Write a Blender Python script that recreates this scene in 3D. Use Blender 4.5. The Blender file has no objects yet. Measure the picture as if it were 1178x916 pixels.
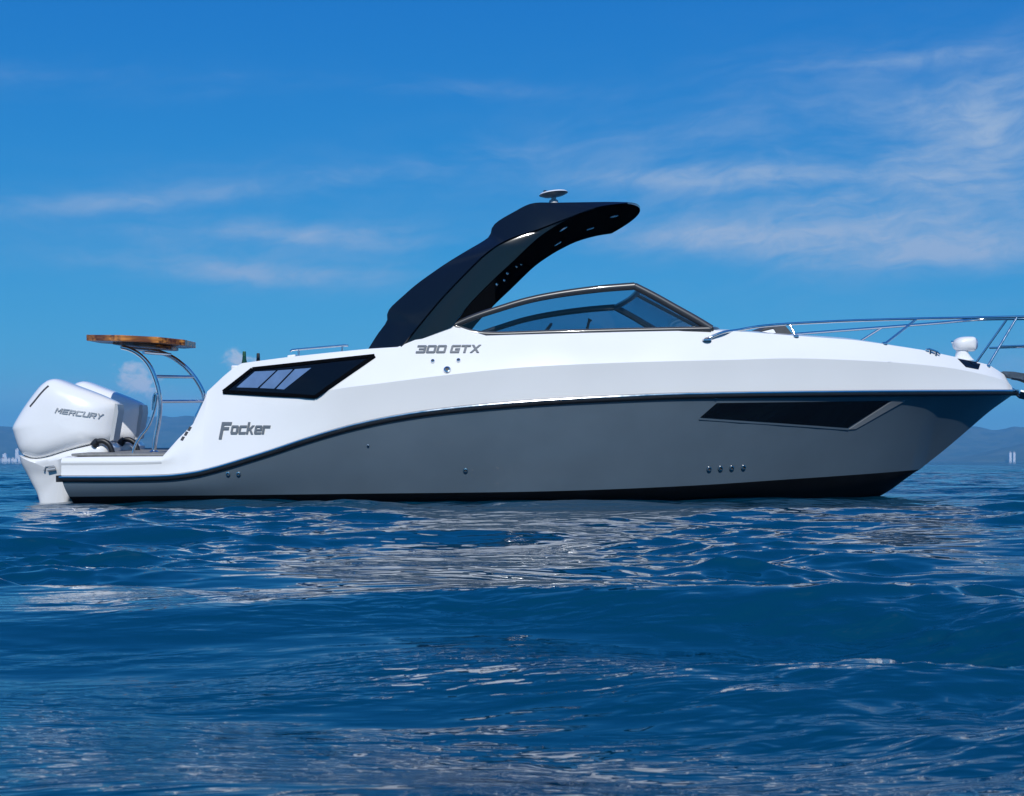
import bpy, bmesh, math, random
import numpy as np
from mathutils import Vector, Matrix
from mathutils.bvhtree import BVHTree

random.seed(7)
SC = bpy.context.scene
COL = SC.collection

# ------------------------------------------------------------------ camera, sky, sun, exposure
F = 1403.0            # focal length in photo pixels (photo 1178 x 916)
CX, HY = 589.0, 531.0  # image centre column, horizon row
CAMH = 0.36           # lens height above still water
cam_data = bpy.data.cameras.new('camera')
cam = bpy.data.objects.new('camera', cam_data)
COL.objects.link(cam)
cam.location = (0, 0, CAMH)
cam.rotation_euler = (math.radians(90), 0, 0)
cam_data.sensor_width = 36
cam_data.lens = 36 * F / 1178
cam_data.shift_y = (HY - 458) / 1178
cam_data.clip_start = 0.05
cam_data.clip_end = 40000
cam_data.dof.use_dof = True
cam_data.dof.focus_distance = 11.8
cam_data.dof.aperture_fstop = 20
SC.camera = cam

SUN_DIR = Vector((0.04, -0.77, 0.64)).normalized()     # towards the sun
SUN_EL = math.asin(SUN_DIR.z)
SUN_AZ = math.atan2(SUN_DIR.x, SUN_DIR.y)
sun_data = bpy.data.lights.new('sun', 'SUN')
sun_data.energy = 3.7
sun_data.angle = math.radians(0.5)
sun_data.color = (1.0, 0.98, 0.95)
sun = bpy.data.objects.new('sun', sun_data)
COL.objects.link(sun)
sun.location = (-20, -40, 60)
sun.rotation_euler = SUN_DIR.to_track_quat('Z', 'Y').to_euler()

SC.view_settings.view_transform = 'Standard'
SC.view_settings.look = 'None'
SC.view_settings.gamma = 1.0
SC.view_settings.use_curve_mapping = False
SC.view_settings.exposure = 0.0
SC.render.engine = 'CYCLES'
SC.cycles.use_denoising = True
SC.cycles.max_bounces = 8
SC.cycles.volume_bounces = 1
SC.cycles.transparent_max_bounces = 12
SC.cycles.sample_clamp_indirect = 6
SC.cycles.caustics_reflective = False
SC.cycles.caustics_refractive = False


class NT:
    """small helper to write node trees as expressions"""
    def __init__(self, tree):
        self.t = tree
        self.n = tree.nodes
        self.l = tree.links

    def put(self, sock, v):
        if isinstance(v, (int, float)):
            sock.default_value = v
        elif isinstance(v, (tuple, list)):
            sock.default_value = v
        else:
            self.l.new(v, sock)

    def m(self, op, a, b=None, c=None, clamp=False):
        n = self.n.new('ShaderNodeMath')
        n.operation = op
        n.use_clamp = clamp
        self.put(n.inputs[0], a)
        if b is not None:
            self.put(n.inputs[1], b)
        if c is not None:
            self.put(n.inputs[2], c)
        return n.outputs[0]

    def noise(self, vec, scale, detail=4, rough=0.5, dist=0.0):
        n = self.n.new('ShaderNodeTexNoise')
        self.put(n.inputs['Vector'], vec)
        n.inputs['Scale'].default_value = scale
        n.inputs['Detail'].default_value = detail
        n.inputs['Roughness'].default_value = rough
        n.inputs['Distortion'].default_value = dist
        return n.outputs['Fac']

    def comb(self, x, y, z=0.0):
        n = self.n.new('ShaderNodeCombineXYZ')
        self.put(n.inputs[0], x)
        self.put(n.inputs[1], y)
        self.put(n.inputs[2], z)
        return n.outputs[0]

    def ramp(self, v, a, b):
        n = self.n.new('ShaderNodeMapRange')
        n.interpolation_type = 'SMOOTHSTEP'
        self.put(n.inputs[0], v)
        n.inputs[1].default_value = a
        n.inputs[2].default_value = b
        n.inputs[3].default_value = 0.0
        n.inputs[4].default_value = 1.0
        return n.outputs[0]

    def mix(self, f, a, b, mode='MIX'):
        n = self.n.new('ShaderNodeMix')
        n.data_type = 'RGBA'
        n.blend_type = mode
        n.clamp_factor = True
        self.put(n.inputs[0], f)
        self.put(n.inputs[6], a)
        self.put(n.inputs[7], b)
        return n.outputs[2]


world = bpy.data.worlds.new('World')
SC.world = world
world.use_nodes = True
w = NT(world.node_tree)
bg = w.n['Background']
bg.inputs[1].default_value = 0.10
sky = w.n.new('ShaderNodeTexSky')
sky.sky_type = 'NISHITA'
sky.sun_disc = False
sky.sun_elevation = SUN_EL
sky.sun_rotation = SUN_AZ
sky.altitude = 0
sky.air_density = 1.0
sky.dust_density = 0.3
sky.ozone_density = 4.0
# colour response of the photograph's sky: deeper red-free blue overhead, even brightness down to the horizon
spl = w.n.new('ShaderNodeSeparateColor')
w.l.new(sky.outputs[0], spl.inputs[0])
cmb = w.n.new('ShaderNodeCombineColor')
for k_, (a_, g_) in enumerate(((3.25, 1.75), (5.85, 0.86), (7.50, 0.36))):
    w.l.new(w.m('MULTIPLY', w.m('POWER', w.m('MULTIPLY', spl.outputs[k_], 0.1), g_), a_), cmb.inputs[k_])
tc = w.n.new('ShaderNodeTexCoord')
sep = w.n.new('ShaderNodeSeparateXYZ')
w.l.new(tc.outputs['Generated'], sep.inputs[0])
vx, vy, vz = sep.outputs
AZ = w.m('ARCTAN2', vx, vy)                   # compass direction, radians, 0 = +Y
EL = w.m('ARCSINE', vz)                       # height above the horizon


def sky_blob(x, y, rx, ry, tilt=0.0):
    """soft patch of the sky (given where the photo shows the cloud) -> 0..1"""
    az0 = math.atan((x - CX) / F)
    el0 = math.atan((HY - y) / F * math.cos(az0))
    dx = w.m('SUBTRACT', AZ, az0)
    dy = w.m('SUBTRACT', EL, el0)
    c, s = math.cos(tilt), math.sin(tilt)
    u = w.m('MULTIPLY_ADD', dx, c / (rx / F), w.m('MULTIPLY', dy, s / (rx / F)))
    v = w.m('MULTIPLY_ADD', dy, c / (ry / F), w.m('MULTIPLY', dx, -s / (ry / F)))
    d2 = w.m('ADD', w.m('MULTIPLY', u, u), w.m('MULTIPLY', v, v))
    return w.m('EXPONENT', w.m('MULTIPLY', d2, -1.0))


def add_all(lst):
    r = lst[0]
    for k in lst[1:]:
        r = w.m('ADD', r, k)
    return r


def scaled(s, k):
    return w.m('MULTIPLY', s, k)


warp = w.m('MULTIPLY', w.m('SUBTRACT', w.noise(w.comb(AZ, EL), 6, 3), 0.5), 0.06)
warped_el = w.m('ADD', EL, warp)
st1 = w.noise(w.comb(w.m('MULTIPLY', AZ, 6.0), w.m('MULTIPLY_ADD', warped_el, 34.0, w.m('MULTIPLY', AZ, -2.5))), 1.0, 7, 0.58, 0.3)
st2 = w.noise(w.comb(w.m('MULTIPLY', AZ, 15.0), w.m('MULTIPLY_ADD', warped_el, 60.0, w.m('MULTIPLY', AZ, -4.0))), 1.0, 7, 0.62, 0.5)
streak = w.m('MULTIPLY_ADD', st1, 0.6, w.m('MULTIPLY', st2, 0.4))
place = add_all([
    scaled(sky_blob(330, 268, 170, 17, -0.04), 0.62),
    scaled(sky_blob(300, 314, 170, 17, -0.02), 0.62),
    scaled(sky_blob(440, 200, 260, 16, 0.13), 0.36),
    scaled(sky_blob(120, 235, 200, 14, 0.11), 0.36),
    scaled(sky_blob(1010, 225, 260, 62, -0.03), 0.56),
    scaled(sky_blob(1080, 290, 280, 26, -0.06), 0.60),
    scaled(sky_blob(1040, 68, 150, 14, -0.02), 0.50),
    scaled(sky_blob(1150, 130, 110, 50, 0.1), 0.52),
    scaled(sky_blob(760, 205, 110, 14, 0.0), 0.50),
    scaled(sky_blob(800, 272, 120, 16, 0.0), 0.45),
    scaled(sky_blob(560, 105, 150, 12, -0.02), 0.30),
    scaled(sky_blob(90, 95, 220, 20, 0.10), 0.22),
    scaled(sky_blob(60, 452, 110, 18, 0.0), 0.45),
    scaled(sky_blob(205, 462, 60, 12, 0.0), 0.50),
    scaled(sky_blob(1160, 425, 90, 40, 0.0), 0.42),
])
# the open sky outside the picture carries loose streaks as well
away = w.m('MULTIPLY', w.ramp(w.m('ABSOLUTE', AZ), 0.55, 0.9), w.ramp(w.noise(w.comb(AZ, EL), 3.0, 2), 0.45, 0.65))
place = w.m('ADD', place, scaled(away, 0.55))
cir = w.m('MULTIPLY', w.ramp(w.m('ADD', streak, w.m('MULTIPLY', place, 0.40)), 0.40, 0.92), w.m('MULTIPLY', place, 1.25), clamp=True)
puff_n = w.noise(w.comb(w.m('MULTIPLY', AZ, 60.0), w.m('MULTIPLY', EL, 75.0)), 1.0, 6, 0.6, 0.4)
puff_p = add_all([
    scaled(sky_blob(149, 428, 19, 13), 1.0), scaled(sky_blob(166, 436, 18, 12), 0.9), scaled(sky_blob(160, 452, 40, 12), 0.6),
    scaled(sky_blob(268, 416, 17, 16), 0.75), scaled(sky_blob(292, 420, 18, 10), 0.6)])
puff_p = w.m('MINIMUM', puff_p, 1.0)
puff = w.m('MULTIPLY', w.ramp(w.m('MULTIPLY_ADD', puff_p, 0.55, w.m('MULTIPLY', puff_n, 1.7)), 1.05, 1.50), w.m('MULTIPLY', w.ramp(puff_p, 0.12, 0.5), 0.85))
veil = w.m('MULTIPLY', w.ramp(st1, 0.25, 0.7), add_all([scaled(sky_blob(1040, 215, 300, 95, -0.05), 0.42), scaled(sky_blob(300, 290, 260, 45, 0.0), 0.30), scaled(sky_blob(1100, 90, 200, 60, 0.0), 0.2), scaled(sky_blob(500, 190, 400, 30, 0.1), 0.16)]))
sky_col = cmb.outputs[0]
mottle = w.noise(w.comb(w.m('MULTIPLY', AZ, 26.0), w.m('MULTIPLY_ADD', warped_el, 62.0, w.m('MULTIPLY', AZ, -6.0))), 1.0, 8, 0.65, 0.6)
cir = w.m('MULTIPLY', w.m('ADD', cir, veil), w.m('MULTIPLY_ADD', w.ramp(mottle, 0.30, 0.66), 0.50, 0.52), clamp=True)
c1 = w.mix(cir, sky_col, (3.3, 4.7, 6.8, 1))
c2 = w.mix(puff, c1, (6.4, 6.9, 7.8, 1))
w.l.new(c2, bg.inputs[0])


# ------------------------------------------------------------------ helpers
def new_mat(name):
    m = bpy.data.materials.new(name)
    m.use_nodes = True
    return m, m.node_tree.nodes['Principled BSDF'], NT(m.node_tree)


def pmat(name, col, rough=0.4, metal=0.0, coat=0.0, spec=0.5, var=0.0, vscale=3.0, bump=0.0, bscale=40.0):
    m, b, t = new_mat(name)
    b.inputs['Base Color'].default_value = (*col, 1)
    b.inputs['Roughness'].default_value = rough
    b.inputs['Metallic'].default_value = metal
    b.inputs['Coat Weight'].default_value = coat
    b.inputs['Coat Roughness'].default_value = 0.05
    b.inputs['Specular IOR Level'].default_value = spec
    co = t.n.new('ShaderNodeTexCoord').outputs['Object']
    if var:
        f = t.noise(co, vscale, 6, 0.6)
        k = t.ramp(f, 0.3, 0.7)
        a = tuple(c * (1 - var) for c in col) + (1,)
        d = tuple(min(1, c * (1 + var)) for c in col) + (1,)
        t.l.new(t.mix(k, a, d), b.inputs['Base Color'])
        t.l.new(t.m('MULTIPLY_ADD', f, 0.16, max(0.0, rough - 0.08)), b.inputs['Roughness'])
    if bump:
        bn = t.n.new('ShaderNodeBump')
        bn.inputs['Strength'].default_value = bump
        bn.inputs['Distance'].default_value = 0.01
        t.l.new(t.noise(co, bscale, 3), bn.inputs['Height'])
        t.l.new(bn.outputs[0], b.inputs['Normal'])
    return m


M = {
    'gelcoat': pmat('white_gelcoat', (0.80, 0.80, 0.79), 0.22, coat=0.4, var=0.015, vscale=1.2, bump=0.05, bscale=2.5),
    'hull_grey': pmat('grey_hull_paint', (0.083, 0.114, 0.143), 0.24, coat=0.5, var=0.06, vscale=1.3, bump=0.12, bscale=1.8),
    'antifoul': pmat('black_bottom_paint', (0.004, 0.0045, 0.006), 0.6, spec=0.12, var=0.3, vscale=5),
    'gloss_black': pmat('gloss_black', (0.003, 0.0035, 0.005), 0.05, spec=0.4),
    'arch_black': pmat('arch_black_paint', (0.0045, 0.006, 0.0085), 0.13, coat=0.12, bump=0.02, bscale=2.0),
    'sheenless_black': pmat('sheenless_black_paint', (0.003, 0.0035, 0.0045), 0.6, spec=0.0),  # arch black without reflections; darkness of underside and inner faces put into the material
    'rubber': pmat('black_rubber', (0.009, 0.010, 0.013), 0.45, var=0.2, vscale=9),
    'chrome': pmat('stainless_steel', (0.72, 0.73, 0.75), 0.10, metal=1.0, var=0.05, vscale=12),
    'frame_grey': pmat('dark_anodised_frame', (0.035, 0.038, 0.043), 0.32, metal=0.0, coat=0.2),
    'sky_pane': pmat('painted_sky_pane', (0.115, 0.195, 0.345), 0.10, coat=0.3, var=0.10, vscale=6),  # pale blue painted in for the sky seen through the aft panes
    'letter_grey': pmat('grey_lettering', (0.115, 0.135, 0.155), 0.4),
    'letter_silver': pmat('silver_lettering', (0.36, 0.38, 0.40), 0.35, metal=0.2),
    'engine_white': pmat('engine_white', (0.80, 0.80, 0.80), 0.20, coat=0.6, var=0.012, vscale=2),
    'engine_grey': pmat('engine_grey_trim', (0.42, 0.44, 0.46), 0.4, coat=0.1),
    'teak_grey': pmat('grey_deck_mat', (0.20, 0.20, 0.19), 0.75, var=0.15, vscale=18),
    'sole': pmat('cockpit_sole', (0.62, 0.61, 0.58), 0.5),
    'cushion': pmat('charcoal_cushion', (0.055, 0.058, 0.062), 0.7, var=0.15, vscale=8),
    'slot': pmat('dark_slot', (0.05, 0.052, 0.055), 0.6),
    'plastic_white': pmat('white_plastic', (0.78, 0.78, 0.78), 0.35, coat=0.2),
    'galvanised': pmat('galvanised_steel', (0.16, 0.18, 0.20), 0.35, metal=0.8, var=0.2, vscale=20),
    'lit_bevel_grey': pmat('lit_recess_grey', (0.17, 0.185, 0.20), 0.35, coat=0.2),  # lighter than the hull: highlight on the recess bevel put into the colour
    'bottle': pmat('green_bottle_glass', (0.010, 0.045, 0.020), 0.08, coat=0.5),
    'foil': pmat('bottle_foil', (0.03, 0.10, 0.05), 0.3, metal=0.4),
}


def mk_wood():
    m, b, t = new_mat('varnished_wood')
    co = t.n.new('ShaderNodeTexCoord').outputs['Object']
    mp = t.n.new('ShaderNodeMapping')
    mp.inputs['Scale'].default_value = (3.0, 26.0, 30.0)
    t.l.new(co, mp.inputs[0])
    g = t.noise(mp.outputs[0], 1.0, 6, 0.6, 0.6)
    big = t.noise(co, 5.0, 2)
    c = t.mix(t.ramp(g, 0.32, 0.68), (0.055, 0.014, 0.004, 1), (0.72, 0.27, 0.045, 1))
    c = t.mix(t.ramp(big, 0.40, 0.62), c, t.mix(0.75, c, (0.09, 0.022, 0.008, 1)))
    t.l.new(c, b.inputs['Base Color'])
    b.inputs['Roughness'].default_value = 0.25
    b.inputs['Coat Weight'].default_value = 0.25
    b.inputs['Coat Roughness'].default_value = 0.06
    return m


M['wood'] = mk_wood()


def mk_glass(name, tint, gloss=1.0):
    m = bpy.data.materials.new(name)
    m.use_nodes = True
    t = NT(m.node_tree)
    t.n.remove(t.n['Principled BSDF'])
    out = [n for n in t.n if n.type == 'OUTPUT_MATERIAL'][0]
    tr = t.n.new('ShaderNodeBsdfTransparent')
    tr.inputs[0].default_value = (*tint, 1)
    gl = t.n.new('ShaderNodeBsdfGlossy')
    gl.inputs['Color'].default_value = (gloss, gloss, gloss, 1)
    gl.inputs['Roughness'].default_value = 0.02
    fr = t.n.new('ShaderNodeFresnel')
    fr.inputs[0].default_value = 1.45
    mx = t.n.new('ShaderNodeMixShader')
    t.l.new(fr.outputs[0], mx.inputs[0])
    t.l.new(tr.outputs[0], mx.inputs[1])
    t.l.new(gl.outputs[0], mx.inputs[2])
    t.l.new(mx.outputs[0], out.inputs[0])
    return m


M['glass'] = mk_glass('tinted_windshield_glass', (0.44, 0.55, 0.64))


def pchip(xs, ys):
    """monotone cubic through the points, flat-extrapolated"""
    o = np.argsort(xs)
    x = np.array(xs, float)[o]
    y = np.array(ys, float)[o]
    h = np.diff(x)
    d = np.diff(y) / h
    m = np.zeros_like(y)
    for i in range(1, len(x) - 1):
        if d[i - 1] * d[i] > 0:
            w1 = 2 * h[i] + h[i - 1]
            w2 = h[i] + 2 * h[i - 1]
            m[i] = (w1 + w2) / (w1 / d[i - 1] + w2 / d[i])
    m[0], m[-1] = d[0], d[-1]

    def f(q):
        q = min(max(q, x[0]), x[-1])
        i = int(min(max(np.searchsorted(x, q) - 1, 0), len(h) - 1))
        s = (q - x[i]) / h[i]
        return float((1 + 2 * s) * (1 - s) ** 2 * y[i] + s * (1 - s) ** 2 * h[i] * m[i]
                     + s * s * (3 - 2 * s) * y[i + 1] + s * s * (s - 1) * h[i] * m[i + 1])
    return f


def linear(xs, ys):
    o = np.argsort(xs)
    x = np.array(xs, float)[o]
    y = np.array(ys, float)[o]
    return lambda q: float(np.interp(q, x, y))


def obj(name, V, Fc, mat, parent=None, smooth=35):
    me = bpy.data.meshes.new(name)
    me.from_pydata([tuple(v) for v in V], [], [tuple(f) for f in Fc])
    me.validate()
    me.update()
    if mat is not None:
        me.materials.append(M[mat] if isinstance(mat, str) else mat)
    if smooth:
        me.polygons.foreach_set('use_smooth', [True] * len(me.polygons))
        me.set_sharp_from_angle(angle=math.radians(smooth))
    o = bpy.data.objects.new(name, me)
    COL.objects.link(o)
    if parent is not None:
        o.parent = parent
    return o


def recalc(o):
    bm = bmesh.new()
    bm.from_mesh(o.data)
    bmesh.ops.remove_doubles(bm, verts=bm.verts, dist=1e-5)
    bmesh.ops.recalc_face_normals(bm, faces=bm.faces)
    bm.to_mesh(o.data)
    bm.free()
    return o


def bevel(o, width, seg=2, angle=30):
    md = o.modifiers.new('bevel', 'BEVEL')
    md.width = width
    md.segments = seg
    md.limit_method = 'ANGLE'
    md.angle_limit = math.radians(angle)
    md.harden_normals = False
    return o


def tag(o, label=None, cat=None, group=None, kind=None):
    if label:
        o['label'] = label
    if cat:
        o['category'] = cat
    if group:
        o['group'] = group
    if kind:
        o['kind'] = kind
    return o


def empty(name, loc, rot=(0, 0, 0)):
    o = bpy.data.objects.new(name, None)
    o.empty_display_size = 0.3
    o.location = loc
    o.rotation_euler = rot
    COL.objects.link(o)
    return o


class MB:
    """collects shapes that become ONE mesh"""
    def __init__(self):
        self.V = []
        self.F = []

    def add(self, V, Fc):
        n = len(self.V)
        self.V += [tuple(v) for v in V]
        self.F += [tuple(i + n for i in f) for f in Fc]
        return self

    def loft(self, rings, closed=True, caps=True):
        k = len(rings[0])
        V = [p for r in rings for p in r]
        Fc = []
        for i in range(len(rings) - 1):
            for j in range(k if closed else k - 1):
                a, b = i * k + j, i * k + (j + 1) % k
                Fc.append((a, b, b + k, a + k))
        if caps and closed:
            Fc.append(tuple(range(k))[::-1])
            Fc.append(tuple(range((len(rings) - 1) * k, len(rings) * k)))
        return self.add(V, Fc)

    def tube(self, pts, r, seg=10, caps=True):
        pts = [Vector(p) for p in pts]
        rr = r if isinstance(r, (list, tuple)) else [r] * len(pts)
        rings = []
        up = None
        for i, p in enumerate(pts):
            t = (pts[min(i + 1, len(pts) - 1)] - pts[max(i - 1, 0)]).normalized()
            if up is None:
                up = Vector((0, 0, 1)) if abs(t.z) < 0.9 else Vector((0, 1, 0))
            s = t.cross(up).normalized()
            up = s.cross(t).normalized()
            rings.append([p + s * math.cos(a) * rr[i] + up * math.sin(a) * rr[i]
                          for a in [2 * math.pi * q / seg for q in range(seg)]])
        return self.loft(rings, True, caps)

    def box(self, x0, x1, y0, y1, z0, z1):
        V = [(x, y, z) for z in (z0, z1) for y in (y0, y1) for x in (x0, x1)]
        return self.add(V, [(0, 2, 3, 1), (4, 5, 7, 6), (0, 1, 5, 4), (2, 6, 7, 3), (0, 4, 6, 2), (1, 3, 7, 5)])

    def lathe(self, c, prof, seg=20, axis=(0, 0, 1)):
        ax = Vector(axis).normalized()
        u = ax.orthogonal().normalized()
        v = ax.cross(u)
        c = Vector(c)
        rings = [[c + ax * h + (u * math.cos(a) + v * math.sin(a)) * r
                  for a in [2 * math.pi * q / seg for q in range(seg)]] for r, h in prof]
        return self.loft(rings)

    def mirror(self):
        n = len(self.V)
        self.V += [(x, -y, z) for x, y, z in self.V]
        self.F += [tuple(i + n for i in f[::-1]) for f in self.F]
        return self

    def build(self, name, mat, parent=None, smooth=35):
        return recalc(obj(name, self.V, self.F, mat, parent, smooth))


def curve(pts, n=8):
    """smooth Catmull-Rom line through 3D points"""
    P_ = [Vector(p) for p in pts]
    out = []
    for i in range(len(P_) - 1):
        p0, p1, p2, p3 = P_[max(i - 1, 0)], P_[i], P_[i + 1], P_[min(i + 2, len(P_) - 1)]
        for k in range(n):
            t = k / n
            out.append(0.5 * ((2 * p1) + (p2 - p0) * t + (2 * p0 - 5 * p1 + 4 * p2 - p3) * t * t
                              + (3 * p1 - p0 - 3 * p2 + p3) * t ** 3))
    out.append(P_[-1])
    return out


def resample(pts, n):
    P_ = np.array([tuple(p) for p in pts], float)
    s = np.concatenate([[0], np.cumsum(np.linalg.norm(np.diff(P_, axis=0), axis=1))])
    q = np.linspace(0, s[-1], n)
    return np.stack([np.interp(q, s, P_[:, k]) for k in range(P_.shape[1])], 1)


# ------------------------------------------------------------------ the boat's own frame
YC = 12.9
HEEL = math.radians(2.0)
boat = empty('motorboat', (0, YC, 0), (HEEL, 0, 0))
tag(boat, 'white and grey sport cruiser motorboat with black radar arch floating on the blue sea', 'motorboat')
RI = Matrix.Rotation(HEEL, 3, 'X').inverted()
O_L = RI @ Vector((0, -YC, CAMH))


def ray(px, py):
    return RI @ Vector(((px - CX) / F, 1.0, (HY - py) / F))


def P(px, py, y):
    """the point of the boat seen at photo position (px, py), at a known distance y from the boat's centre plane"""
    d = ray(px, py)
    return O_L + d * ((y - O_L.y) / d.y)


# half breadth of the sheer line against length
B = pchip([-4.4, -3.6, -2.4, -1, 0, 1, 2, 2.8, 3.5, 4.1, 4.6, 4.95, 5.17, 5.29],
          [1.27, 1.34, 1.40, 1.42, 1.41, 1.385, 1.31, 1.17, 0.97, 0.73, 0.50, 0.31, 0.16, 0.03])
XBOW = 5.29


def trace(pts, half):
    xs, zs = [], []
    for px, py in pts:
        x = 0.0
        for _ in range(30):
            p = P(px, py, -half(x))
            x = 0.5 * x + 0.5 * p.x
        p = P(px, py, -half(x))
        xs.append(p.x)
        zs.append(p.z)
    return xs, zs


rail_px = [(70, 548.5), (110, 548.5), (160, 548), (192, 547), (225, 543), (250, 537), (280, 528), (315, 517), (349, 505.5), (380, 496),
           (410, 488), (450, 479.5), (498, 472), (560, 465.5), (640, 459.5), (710, 456), (780, 453.2), (860, 451.7), (940, 450.7),
           (1016, 450), (1090, 449.6), (1165, 449.6)]
rx, rz = trace(rail_px, B)
ZR = pchip(rx + [XBOW], rz + [rz[-1]])
XST = rx[0]

BP = pchip([-4.4, -3.5, -2, 0, 1, 2, 3, 3.7, 4.15, 4.38, 5.3], [1.24, 1.29, 1.33, 1.32, 1.25, 1.09, 0.80, 0.48, 0.19, 0.010, 0.006])
paint_px = [(70, 571.5), (240, 570), (420, 568), (560, 566.5), (640, 565), (780, 559.6), (915, 551), (1033, 542.5), (1060, 540)]
pxx, pzz = trace(paint_px, BP)
stem_px = [(1164.5, 455), (1138, 474), (1118, 491), (1085, 519), (1067, 533), (1046, 548), (1013, 570.5)]
sp = [P(a, b, 0) for a, b in stem_px]
ZK = pchip([p.x for p in sp] + [3.1, 2.0, 0.5, -2.0, -4.5], [p.z for p in sp] + [-0.28, -0.42, -0.48, -0.46, -0.42])
XPM = 4.36
_zp = pchip(pxx, pzz)


def ZP(x):
    return max(_zp(x), ZK(x) + 0.004)


crease_px = [(70, 535.5), (150, 535), (192, 533.5), (225, 524), (262, 498), (300, 477), (340, 460), (377, 449.5), (440, 441), (520, 431), (610, 422.3), (729, 417), (840, 414.3),
             (915, 412.6), (1016, 416.5), (1084, 422.5), (1130, 431), (1158, 440)]


def BK(x):
    return max(B(x) + 0.005 * min(1, max(0, (x + 2.2) / 1.5)) - 0.03 * max(0, x - 3.5), 0.01)


cx_, cz_ = trace(crease_px, BK)
ZC = pchip(cx_ + [XBOW], cz_ + [rz[-1] + 0.03])
INS = pchip([-4.4, -3.45, -3.0, -2.4, -1.5, 0, 1, 2, 3, 4, 4.6, 5.0, 5.29], [0.02, 0.03, 0.10, 0.17, 0.20, 0.20, 0.20, 0.20, 0.19, 0.14, 0.10, 0.05, 0.004])


def BS(x):
    return max(B(x) - INS(x), 0.006)


sil_px = [(70, 526.5), (100, 526), (150, 525.5), (187, 525.3), (205, 505), (222, 488), (236, 458), (238.5, 450.5), (256, 434), (269, 423), (278.5, 418), (300, 415), (331, 411),
          (380, 405.7), (423, 401.5), (457.5, 399.3), (520, 374), (559, 386.3), (640, 384), (760, 381.2), (822, 380), (860, 382), (915, 386.4), (983, 391.3),
          (1060, 402.5), (1100, 411), (1138, 420), (1155, 431), (1165, 448)]
sx_, sz_ = trace(sil_px, BS)
ZS = linear(sx_ + [XBOW], sz_ + [rz[-1] + 0.006])
for _ in range(3):                                   # the upper side leans in at one even slope
    ZS0 = ZS

    def BS(x, ZS0=ZS0):
        return max(BK(x) - 0.015 - 0.45 * max(0.0, ZS0(x) - ZC(x)), 0.006)
    sx_, sz_ = trace(sil_px, BS)
    ZS = linear(sx_ + [XBOW], sz_ + [rz[-1] + 0.006])

st = list(np.linspace(XST, 4.0, 104)) + list(np.linspace(4.0, XBOW, 46))[1:] + [x for x in sx_ if XST < x < XBOW]
Z_PLAT = sz_[2]
X_PL, X_TR, X_BAR, X_FD = -3.16, -2.78, -2.25, 0.95
st += [X_BAR - 0.004, X_BAR + 0.004, X_FD - 0.004, X_FD + 0.004, X_TR, X_PL]
st = sorted(set(round(float(s), 4) for s in st))
Z_BAR, Z_SOLE = 1.10, 0.46


def transom_lean(x, z):
    """the transom rakes forward below the rail"""
    k = max(0.0, 1 - (x - XST) / 0.5)
    return x + k * max(0.0, ZR(XST) - z) * 0.33


def flare(x, s):
    p = np.interp(x, [-4, 0.5, 3, 4.2, 5.3], [1.05, 1.0, 0.92, 0.85, 0.85])
    bulge = 0.018 * math.sin(math.pi * s) * np.interp(x, [-4, 1.5, 3.2], [1, 1, 0])
    return B(x) + (BP(x) - B(x)) * s ** p + bulge


NS = 12
rows = []
for x in st:
    zr, zp = ZR(x) - 0.03, ZP(x)
    if zp > zr - 0.004:
        zp = zr - 0.004
    rows.append([(transom_lean(x, zr + (zp - zr) * k / NS), -flare(x, k / NS), zr + (zp - zr) * k / NS) for k in range(NS + 1)])
mb = MB().loft(rows, closed=False).mirror()
n1 = NS + 1
nn = len(rows) * n1
mb.F += [(j, j + 1, nn + j + 1, nn + j) for j in range(NS)]                      # transom
hull = mb.build('hull_topside', 'hull_grey', boat)
tag(hull, 'grey lower hull side')
hull_bvh = BVHTree.FromPolygons([v.co.copy() for v in hull.data.vertices], [tuple(p.vertices) for p in hull.data.polygons])

rows = []
for x in st:
    if x > XPM + 0.05:
        break
    zp, zk, bp = ZP(x) - 0.001, ZK(x), BP(x)
    r = []
    for k in range(7):
        s = k / 6
        hb = bp * (1 - s ** 1.5) if x > 2.5 else bp * (1 - max(0, (s - 0.12) / 0.88))
        z = zp + (zk - zp) * s
        r.append((transom_lean(x, z), -hb, z))
    rows.append(r)
mb = MB().loft(rows, closed=False).mirror()
nn = len(rows) * 7
mb.F += [(j, j + 1, nn + j + 1, nn + j) for j in range(6)]
bottom = mb.build('hull_bottom', 'antifoul', boat)
tag(bottom, 'black painted hull bottom')

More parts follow.
